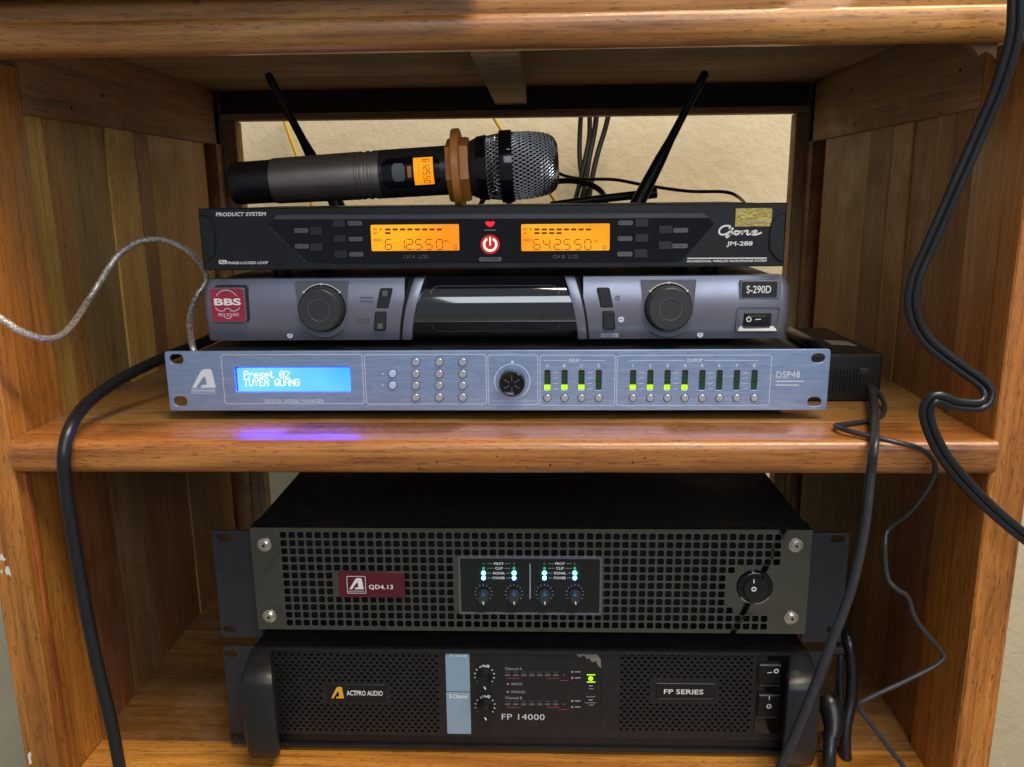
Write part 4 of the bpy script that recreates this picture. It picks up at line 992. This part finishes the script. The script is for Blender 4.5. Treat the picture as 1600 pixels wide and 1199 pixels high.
# round rocker
X, Z = P(1179, 917, YQ); d = mmpp(YQ)
rs = MB().lathe((X, YQ, Z), (0, -1, 0), [(0, 29.5 * d), (1.5, 29 * d), (2.6, 27 * d), (2.9, 25 * d)], 48).build('switch_ring', 'black_gloss', qd)
MB().ring(X, Z, 26.2 * d, 28.2 * d, YQ - 2.95, YQ - 2.2, 40, 215, 325).build('ring_edge', 'chrome', rs)
rk = MB().lathe((X, YQ, Z), (0.0, -1, 0.08), [(0, 22 * d), (4.6, 20.5 * d), (5.6, 19 * d), (5.4, 0.2)], 40).build('round_rocker', 'black_plastic', qd)
MB().ribbon(pp([(1178, 906), (1178, 911.5)], YQ - 6.3), 0.8, YQ - 6.3, YQ - 6).build('rocker_mark', 'print_white', rk, smooth=0)
X, Z = P(1178, 921, YQ - 6.3); MB().ring(X, Z, 2.3 * d, 4.1 * d, YQ - 6.3, YQ - 6.0, 18).build('rocker_mark', 'print_white', rk, smooth=0)
for x in (QX0 + 40, QX1 - 40):
    for y in (630, 900): MB().lathe((x, y, -346.5), (0, 0, 1), [(0, 9), (0.5, 10), (QZ0 + 347.2, 10)], 18).build('foot', 'black_rubber', qd)

# ------------------------------------------------------------------ amplifier with curved handles
YA = 585.0
fp = thing('handled_amplifier', (-13, 700, ZBOT), 'dark grey amplifier with curved side handles and dotted grilles standing on the bottom shelf', 'amplifier')
AZT, AZB = -347.0, -436.0
ax0, ax1 = P(376, 1040, 575)[0], P(1284, 1040, 575)[0]
MB().box(ax0 + 8, ax1 - 8, YA + 9, 960, AZB + 2, AZT - 0.3).build('chassis', 'black_steel', fp, 1.0)
PZ1, PZ0 = P(690, 1018.5, YA)[1], P(690, 1150, YA)[1]
px0, px1 = P(424, 1085, YA)[0], P(1240, 1085, YA)[0]
# grilles + smooth centre panel
m = MB(); d = mmpp(YA, 1080)
def grille(bx, skip, x_lo, x_hi):
    X0, X1, Z0, Z1 = rect(bx, YA); nr = 22; ph = (Z1 - Z0) / nr; pw = 9.9 * d; nc = int((X1 - X0 - pw / 2) / pw); pw = (X1 - X0) / (nc + 0.5)
    kx0, kx1, kz0, kz1 = rect(skip, YA)
    for r in range(nr):
        o = (r % 2) * pw / 2; zc = Z0 + (r + 0.5) * ph
        if o: quad(m, X0, X0 + o, Z0 + r * ph, Z0 + (r + 1) * ph, YA)
        else: quad(m, X0 + nc * pw, X1, Z0 + r * ph, Z0 + (r + 1) * ph, YA)
        for c in range(nc):
            xa = X0 + o + c * pw; xc = xa + pw / 2
            if kx0 < xc < kx1 and kz0 < zc < kz1: quad(m, xa, xa + pw, Z0 + r * ph, Z0 + (r + 1) * ph, YA)
            else: cell(m, xa, xa + pw, Z0 + r * ph, Z0 + (r + 1) * ph, 1.18, 0.6, YA, 1.5)
    quad(m, x_lo, X0, PZ0, PZ1, YA); quad(m, X1, x_hi, PZ0, PZ1, YA); quad(m, X0, X1, Z1, PZ1, YA); quad(m, X0, X1, PZ0, Z0, YA)
xm0, xm1 = P(692, 1085, YA)[0], P(962, 1085, YA)[0]
grille((431, 1021.5, 688, 1144), (504, 1064, 610, 1099), px0, xm0)
grille((966, 1021, 1177, 1143.5), (1016, 1063, 1124, 1098), xm1, px1)
quad(m, xm0, xm1, PZ0, PZ1, YA)
m.build('front_grille', 'amp_face', fp, smooth=0)
MB().box(px0, px1, YA + 7, YA + 8.8, PZ0, PZ1).build('dust_filter', 'interior_black', fp)
MB().box(px0, px1, YA - 2.0, YA + 8.8, PZ1 + 0.02, AZT).build('top_edge', 'amp_face', fp, 0.6)
# lower lip, recessed dark band
MB().box(px0, px1, YA + 1.5, YA + 8.8, AZB, PZ0 - 0.02).build('lower_band', 'black_plastic', fp, 0.6)
MB().box(px0, px1, YA - 1.5, YA + 3, AZB - 0.5, AZB + 2.2).build('bottom_lip', 'amp_face', fp, 0.5)
# handles: side profile in YZ, rounded
def handle(xo, xi, s):
    pr = [(YA + 9, AZT), (YA - 6, AZT)] + [(YA - 6 - 24 * math.sin(math.radians(t)) , AZT - 3 - 13 * (1 - math.cos(math.radians(t)))) for t in (15, 30, 45, 60, 75, 90)]
    pr += [(YA - 31, AZT - 32), (YA - 31.5, AZT - 48), (YA - 31, AZT - 62), (YA - 29, AZT - 74), (YA - 25, AZT - 82), (YA - 18, AZT - 87), (YA - 6, AZB + 0.5), (YA + 9, AZB + 0.5)]
    n = len(pr); v = []; f = []
    secs = [(xo, 0.0, 3.0), (xo + s * 1.0, 0.0, 1.2), (xo + s * 3, 0, 0), (xi - s * 6, 0, 0), (xi - s * 2.0, 0, 1.0), (xi, 0, 4.0)]
    for x, _, dd in secs:
        for (y, z) in pr:
            zc = (AZT + AZB) / 2; zz = z + (zc - z) * dd / 60.0
            yy = min(YA + 9, y + dd) if y < YA + 8 else y
            v.append((x * (yy / 556.0 if abs(x - xi) < 7 else 1.0), yy, zz))
    for i in range(len(secs) - 1):
        for k_ in range(n): f.append((i * n + k_, i * n + (k_ + 1) % n, (i + 1) * n + (k_ + 1) % n, (i + 1) * n + k_))
    f += [tuple(range(n)), tuple(range((len(secs) - 1) * n, len(secs) * n))]
    MB().add(v, f)  .build('handle', 'handle_paint', fp, smooth=38)
handle(P(377, 1090, 556)[0], P(431, 1090, 556)[0], 1); handle(P(1283, 1090, 556)[0], P(1227, 1090, 556)[0], -1)
ears(fp, -254.3, 229.0, AZB + 1, AZT - 0.5, ax0 + 9, ax1 - 9, [sl(360, 1022.5), sl(371, 1150)], [sl(1308, 1019), sl(1297, 1150)])
for x in (ax0 + 40, ax1 - 40):
    for y in (640, 900): MB().lathe((x, y, ZBOT), (0, 0, 1), [(0, 8), (0.4, 9), (7, 9)], 18).build('foot', 'black_rubber', fp)
ya = YA - 0.5
pl1 = MB().prism(rr((512.5, 1069, 603, 1095), YA, 1), YA - 0.7, YA + 0.5, 0.4).build('name_plate', 'black_plastic', fp)
logo((517, 1073.5, 537, 1091.5), YA - 0.8, 'logo_gold', pl1)
text('ACTPRO AUDIO', (541.5, 1079.5, 598, 1087.3), YA - 0.8, 'print_white', pl1, bold=0.015)
pl2 = MB().prism(rr((1025, 1067.5, 1117, 1093.5), YA, 1), YA - 0.7, YA + 0.5, 0.4).build('name_plate', 'black_plastic', fp)
text('FP SERIES', (1037.5, 1077.5, 1099, 1085), YA - 0.8, 'print_white', pl2, bold=0.012)
line([(1027, 1092.3), (1114, 1092.3)], 0.5, YA - 0.8, 'pill_grey', pl2, 'plate_edge')
for b, s, tb in (((696.5, 1021.5, 734, 1080.5), 'A Channel', (702, 1022.5, 729, 1026.5)), ((698, 1082, 735.5, 1146.5), 'B Channel', (702.5, 1085, 730, 1091.5))):
    st = MB().prism(rr(b, YA, 1.5), ya, YA + 0.3, 0.2).build('blue_panel', 'sticker_blue', fp, smooth=0)
    text(s, tb, ya - 0.08, 'print_white', st, bold=0.015)
for cx, cy in ((757, 1057), (758, 1104.5)):
    X, Z = P(cx, cy, YA); d = mmpp(YA, cy)
    kb = MB().lathe((X, YA, Z), (0, -1, 0), [(0, 13 * d), (1, 12.5 * d), (1.2, 11.5 * d), (9, 10.5 * d), (10, 9.6 * d), (10.1, 0.2)], 32, lambda a: 1 + 0.02 * math.cos(16 * a)).build('level_knob', 'black_plastic', fp)
    q_ = onY(cx + 1.5, cy + 16.5, YA - 10.3)
    MB().ribbon([(X + 0.3, Z - 2.6), (X + 1.6, Z - 5.0)], 0.9, YA - 10.3, YA - 10.05).build('pointer', 'print_white', kb, smooth=0)
    m = MB()
    for k_ in range(11):
        a = math.radians(-40 + 260 * k_ / 10); m.ribbon([(X + 14 * d * math.cos(a), Z + 0.8 + 14.5 * d * math.sin(a)), (X + 16.5 * d * math.cos(a), Z + 0.8 + 17 * d * math.sin(a))], 0.7, YA - 0.1, YA)
    m.build('scale_ticks', 'print_white', fp, smooth=0)
    text('-10dB', (cx - 7, cy - 18, cx + 8, cy - 14), YA - 0.1, 'print_white', fp, bold=0.03)
MB().frame(rr((782.5, 1020, 939, 1137.5), YA, 1), 0.3, YA - 0.12, YA).build('display_edge', 'black_gloss', fp, smooth=0)
yl = YA - 0.1
for nm, y0 in (('A', 1045.5), ('B', 1091)):
    text('Channel ' + nm, (789.5, y0 - 2.5, 815.5, y0 + 1.8), yl, 'print_grey', fp)
    for i in range(7):
        MB().prism(rr((789 + i * 12.5, y0 + 8, 797.5 + i * 12.5, y0 + 11.2), YA, 0.5), yl - 0.1, YA).build('level_bar', 'pill_grey', fp, smooth=0)
        line([(789.5 + i * 12.5, y0 + 5), (797 + i * 12.5, y0 + 5)], 0.5, yl, 'print_dim', fp, 'printed_mark')
    MB().cyl(*P(881, y0 + 9.6, YA), 0.8, yl - 0.1, YA, 10).build('level_bar', 'pill_grey', fp)
    for a, b_, dy in ((792, 813, 14.8), (854, 874, 14.8), (874, 889, 18)): line([(a, y0 + dy), (b_, y0 + dy)], 0.55, yl, 'print_red', fp, 'printed_mark')
    for i, dy in enumerate((4.5, 14)):
        MB().cyl(*P(894, y0 + dy, YA), 0.85, yl - 0.1, YA, 10).build('lamp', 'print_grey', fp); line([(898, y0 + dy), (907, y0 + dy)], 0.8, yl, 'print_grey', fp, 'printed_mark')
for s, yy, x1 in (('BRIDGE', 1069, 816), ('PARALLEL', 1081.3, 821)):
    MB().cyl(*P(793.5, yy, YA), 0.8, yl - 0.1, YA, 10).build('lamp', 'print_grey', fp); text(s, (799, yy - 1.8, x1, yy + 1.8), yl, 'print_grey', fp)
text('FP 14000', (784, 1116, 851, 1125), yl, 'print_pale', fp, sp=1.05)
for yy in (1054.7, 1066): line([(917, yy), (930, yy)], 0.7, yl, 'led_green', fp, 'lamp_mark')
X, Z = P(923, 1060.3, YA); MB().lathe((X, YA, Z), (0, -1, 0), [(0, 1.9), (0.6, 1.8), (1.0, 0.9), (1.1, 0.1)], 16).build('power_lamp', 'led_green', fp)
for yy, a, b_ in ((1072, 920, 926), (1076.5, 920, 928), (1089, 916, 930), (1094, 920, 926), (1098.5, 914, 931), (1102, 920, 928)): line([(a, yy), (b_, yy)], 0.8 if yy in (1072, 1094) else 0.4, yl, 'print_grey', fp, 'printed_mark')
MB().prism(pp([(899, 1021), (924, 1019.5), (932, 1021), (938.5, 1030), (939.5, 1044), (935, 1041), (931, 1033), (925, 1035), (921, 1028), (917, 1030), (913, 1024), (905, 1027)], YA), yl - 0.15, YA).build('torn_film', 'film_torn', fp, smooth=0)
# mains switches in a black recess
sb = MB().prism(rr((1181, 1021, 1228, 1146), YA, 6), YA - 0.9, YA + 4, 0.5).build('switch_recess', 'black_gloss', fp)
for b in ((1184, 1036, 1219, 1066), (1183, 1083, 1218, 1117)):
    MB().prism(rr(b, YA - 1, 1.5), YA - 4.0, YA, 0.8).build('rocker_switch', 'black_plastic', fp)
yk = YA - 4.1
for b in ((1187, 1070.5, 1218, 1072), (1182, 1120, 1215, 1121.5)): MB().prism(rr(b, YA - 1, 0.3), YA - 1.4, YA).build('switch_line', 'pill_grey', fp, smooth=0)
d = mmpp(yk, 1090)
for x, yy in ((1213, 1049), (1201.5, 1104)): X, Z = P(x, yy, yk); MB().ring(X, Z, 2.2 * d, 3.8 * d, yk, yk + 0.1, 18).build('rocker_mark', 'print_white', fp, smooth=0)
line([(1199, 1051.8), (1206.5, 1050.8)], 0.6, yk, 'print_white', fp, 'rocker_mark'); line([(1202, 1088), (1202, 1094)], 0.6, yk, 'print_white', fp, 'rocker_mark')

# ------------------------------------------------------------------ cables
def path(lst, sub=8):
    out = []
    for e in lst:
        px, py, k_, val = e
        out.append({'y': onY, 'z': onZ, 'x': onX}[k_](px, py, val))
    return catmull(out, sub)
def cable(name, lst, r, mat, label, sub=8, n=12, sx=1.0, cat='cable', group=None):
    o = MB().tube(path(lst, sub), r, n, True, sx).build(name, mat, None, smooth=60); return tag(o, label, cat, group)
# thick black lead over the left end of the shelf
zc = ZS + 4.6
cable('power_lead', [(360, 515, 'y', 710), (320, 534, 'y', 685), (250, 562, 'y', 645), (190, 592, 'y', 605), (140, 627, 'y', 568), (112, 664, 'y', 537), (101, 705, 'y', 525), (102, 755, 'y', 524),
                     (113, 830, 'y', 525), (130, 930, 'y', 526), (150, 1030, 'y', 526), (174, 1130, 'y', 525), (187, 1199, 'y', 525), (200, 1270, 'y', 525)], 4.5, 'cable_black', 'thick black power lead hanging over the shelf beside the varnished post')
# clear braided lead
cable('braided_lead', [(-40, 470, 'y', 515), (0, 497, 'y', 520), (35, 519, 'y', 527), (75, 530, 'y', 545), (106, 516, 'y', 572), (140, 467, 'y', 615), (180, 405, 'y', 628), (213, 380, 'y', 642), (250, 374.5, 'y', 655), (290, 390, 'y', 668), (318, 420, 'y', 680),
                       (322, 440, 'y', 684), (308, 462, 'y', 680), (297, 492, 'y', 668), (297, 520, 'y', 655), (304, 550, 'y', 640), (320, 570, 'y', 655)], 2.55, 'clear_braid', 'clear jacketed braided silver lead looping in front of the side planks', sub=10)
# twin lead hanging down the right of the cabinet
tw = [(1592, -40, 'y', 505), (1588, 0, 'y', 506), (1584, 60, 'y', 508), (1562, 135, 'y', 512), (1530, 210, 'y', 516), (1490, 300, 'y', 519), (1452, 385, 'y', 522), (1429, 440, 'y', 523), (1426, 488, 'y', 523), (1449, 533, 'y', 522), (1500, 574, 'y', 520), (1533, 598, 'y', 518),
      (1544, 616, 'y', 516), (1533, 633, 'y', 514), (1497, 632, 'y', 513), (1463, 622, 'y', 513), (1448, 640, 'y', 514), (1454, 672, 'y', 514), (1475, 713, 'y', 515), (1510, 756, 'y', 515), (1552, 798, 'y', 514), (1600, 838, 'y', 512), (1650, 875, 'y', 512)]
pc = path(tw, 8); tl = thing('twin_lead', (300, 512, 0), 'thick twin black speaker lead hanging kinked in front of the varnished post', 'cable')
for s in (-1, 1):
    pts = []
    for i, p in enumerate(pc):
        t = (pc[min(i + 1, len(pc) - 1)] - pc[max(i - 1, 0)]).normalized()
        n_ = t.cross(Vector((0.25, 1, 0.1))).normalized(); pts.append(p + n_ * (2.15 * s))
    MB().tube(pts, 2.5, 12).build('strand', 'cable_black', tl, smooth=60)
# flat grey lead from the adapter
cable('grey_lead', [(1352, 606, 'y', 655), (1361, 608, 'y', 636), (1366, 640, 'y', 585), (1366, 690, 'y', 527), (1360, 745, 'y', 522), (1350, 830, 'y', 516), (1330, 920, 'y', 510), (1297, 1010, 'y', 505), (1258, 1110, 'y', 500), (1220, 1199, 'y', 496), (1190, 1270, 'y', 494)], 2.6, 'cable_grey', 'grey lead falling from the adapter straight down past the amplifiers', n=12, sx=1.35)
cable('thin_lead', [(1352, 600, 'y', 660), (1363, 604, 'y', 645), (1379, 624, 'z', ZS + 6), (1381, 645, 'z', ZS + 2.5), (1362, 656, 'z', ZS + 2), (1330, 662, 'z', ZS + 2), (1306, 665, 'z', ZS + 3), (1318, 671, 'z', ZS + 4), (1350, 680, 'z', ZS + 3), (1395, 690, 'y', 529),
                    (1440, 703, 'y', 527), (1461, 727, 'y', 526), (1453, 757, 'y', 530), (1422, 800, 'y', 545), (1390, 825, 'y', 555), (1383, 850, 'y', 550), (1386, 900, 'y', 545), (1400, 920, 'y', 542), (1418, 933, 'y', 542), (1432, 970, 'y', 540), (1468, 1015, 'y', 538), (1470, 1034, 'y', 536),
                    (1420, 1062, 'y', 534), (1352, 1094, 'y', 532), (1343, 1106, 'y', 532), (1360, 1130, 'y', 530), (1388, 1168, 'y', 528), (1415, 1203, 'y', 526), (1440, 1250, 'y', 526)], 1.75, 'cable_grey', 'thin kinked black lead zigzagging below the adapter', n=10)
# leads behind the lower amplifier's right ear
cable('black_mains_lead', [(1314, 975, 'y', 640), (1324, 995, 'y', 615), (1331, 1040, 'y', 606), (1330, 1090, 'y', 600), (1322, 1135, 'y', 592), (1321, 1175, 'y', 586), (1326, 1220, 'y', 583), (1330, 1270, 'y', 582)], 4.6, 'cable_black', 'matt black mains lead hanging behind the dark amplifier handle')
cable('speaker_lead', [(1306, 990, 'y', 625), (1313, 1015, 'y', 606), (1312, 1060, 'y', 600), (1313, 1095, 'y', 596), (1309, 1125, 'y', 588), (1304, 1140, 'y', 582)], 2.6, 'cable_black', 'thin black lead running straight down into the moulded plug')
pg = thing('mains_plug', onY(1300, 1130, 585), 'dark moulded plug with thick shiny tail beside the amplifier handle', 'plug')
MB().tube(path([(1290, 1085, 'y', 594), (1299, 1108, 'y', 588), (1302, 1135, 'y', 580), (1298, 1160, 'y', 572)], 5), [6, 7.5, 8.5, 9, 9.2, 9.2, 9.0, 8.6, 8.2, 7.8, 7.2, 6.8, 6.4, 6, 5.8, 5.6], 12).build('plug_body', 'cable_black', pg, smooth=50)
MB().tube(path([(1298, 1152, 'y', 573), (1296, 1180, 'y', 566), (1296, 1215, 'y', 562), (1297, 1270, 'y', 560)], 6), 5.2, 12).build('plug_tail', 'cable_black', pg, smooth=50)
# leads behind the rack, against the wall
for i, (lst, r, lab) in enumerate((
    ([(909, 160, 'y', 1120), (906, 210, 'y', 1120), (906, 250, 'y', 1110), (912, 290, 'y', 1090), (925, 325, 'y', 1050), (930, 380, 'y', 1040)], 3.2, 'leftmost black lead of the bundle dropping behind the receivers'),
    ([(921, 160, 'y', 1120), (921, 210, 'y', 1120), (915, 245, 'y', 1110), (905, 290, 'y', 1090), (895, 330, 'y', 1050), (890, 380, 'y', 1040)], 3.2, 'black lead crossing over in the bundle behind the receivers'),
    ([(934, 160, 'y', 1125), (929, 205, 'y', 1125), (920, 250, 'y', 1110), (914, 290, 'y', 1080), (905, 330, 'y', 1050), (900, 380, 'y', 1040)], 3.6, 'thick middle black lead of the bundle behind the receivers'),
    ([(955, 160, 'y', 1120), (946, 200, 'y', 1120), (934, 240, 'y', 1110), (924, 285, 'y', 1090), (918, 330, 'y', 1050), (915, 380, 'y', 1040)], 3.4, 'outer black lead of the bundle leaning away behind the receivers'))):
    cable('hanging_lead', lst, r, 'cable_matte', lab, group='black leads bundled behind the receivers')
cable('thin_wall_lead', [(860, 262, 'y', 1000), (880, 274, 'y', 990), (912, 280, 'y', 980), (960, 281, 'y', 970), (1010, 290, 'y', 960), (1075, 299, 'y', 950), (1130, 300, 'y', 940), (1152, 307, 'y', 930), (1166, 322, 'y', 900), (1172, 345, 'y', 890)], 1.9, 'cable_black', 'thin black lead sagging sideways between the antenna and the wall')
cable('looped_lead', [(860, 284, 'y', 900), (895, 283, 'y', 890), (925, 290, 'y', 880), (942, 303, 'y', 870), (946, 318, 'y', 850), (946, 340, 'y', 840)], 3.0, 'cable_black', 'short thick black lead curving down behind the microphone head')
cable('jack_lead', [(770, 345, 'y', 850), (790, 322, 'y', 850), (815, 305, 'y', 845), (840, 298, 'y', 860)], 1.9, 'cable_black', 'thin black lead slanting below the microphone grille')
cable('short_lead', [(744, 345, 'y', 850), (752, 318, 'y', 850), (768, 298, 'y', 850), (790, 285, 'y', 860)], 2.6, 'cable_black', 'thick black lead rising behind the orange ring')
ap = thing('spare_plug', onY(960, 310, 830), 'black barrel plug lying behind the tall right antenna', 'plug')
MB().tube([onY(860, 320, 830), onY(930, 312, 830), onY(1003, 304, 830)], [3.0, 4.0, 4.2], 14).build('plug_barrel', 'black_rubber', ap, smooth=50)
MB().tube([onY(1001, 304.3, 830), onY(1026, 301.5, 830)], [5.2, 5.2], 14).build('plug_cap', 'black_rubber', ap, smooth=50)
for lst, lab in (([(438, 165, 'y', 1170), (447, 195, 'y', 1170), (466, 248, 'y', 1165), (480, 290, 'y', 1160), (490, 330, 'y', 1160)], 'dull yellow lead on the wall behind the slim antenna'),
                 ([(764, 165, 'y', 1150), (776, 190, 'y', 1150), (800, 225, 'y', 1145), (835, 268, 'y', 1130), (863, 306, 'y', 1120), (880, 340, 'y', 1115)], 'bright yellow lead passing behind the microphone head')):
    cable('yellow_lead', lst, 3.0, 'cable_yellow', lab)

# ------------------------------------------------------------------ dark device on top of the cabinet, overhanging its edge
td = thing('overhanging_device', (-220, 620, 122.5), 'dark device on the cabinet top overhanging its front edge', 'device')
MB().box(-420, P(745, 4, 500)[0], 498, 760, 122.6, 190).build('case', 'black_plastic', td, 2.5)
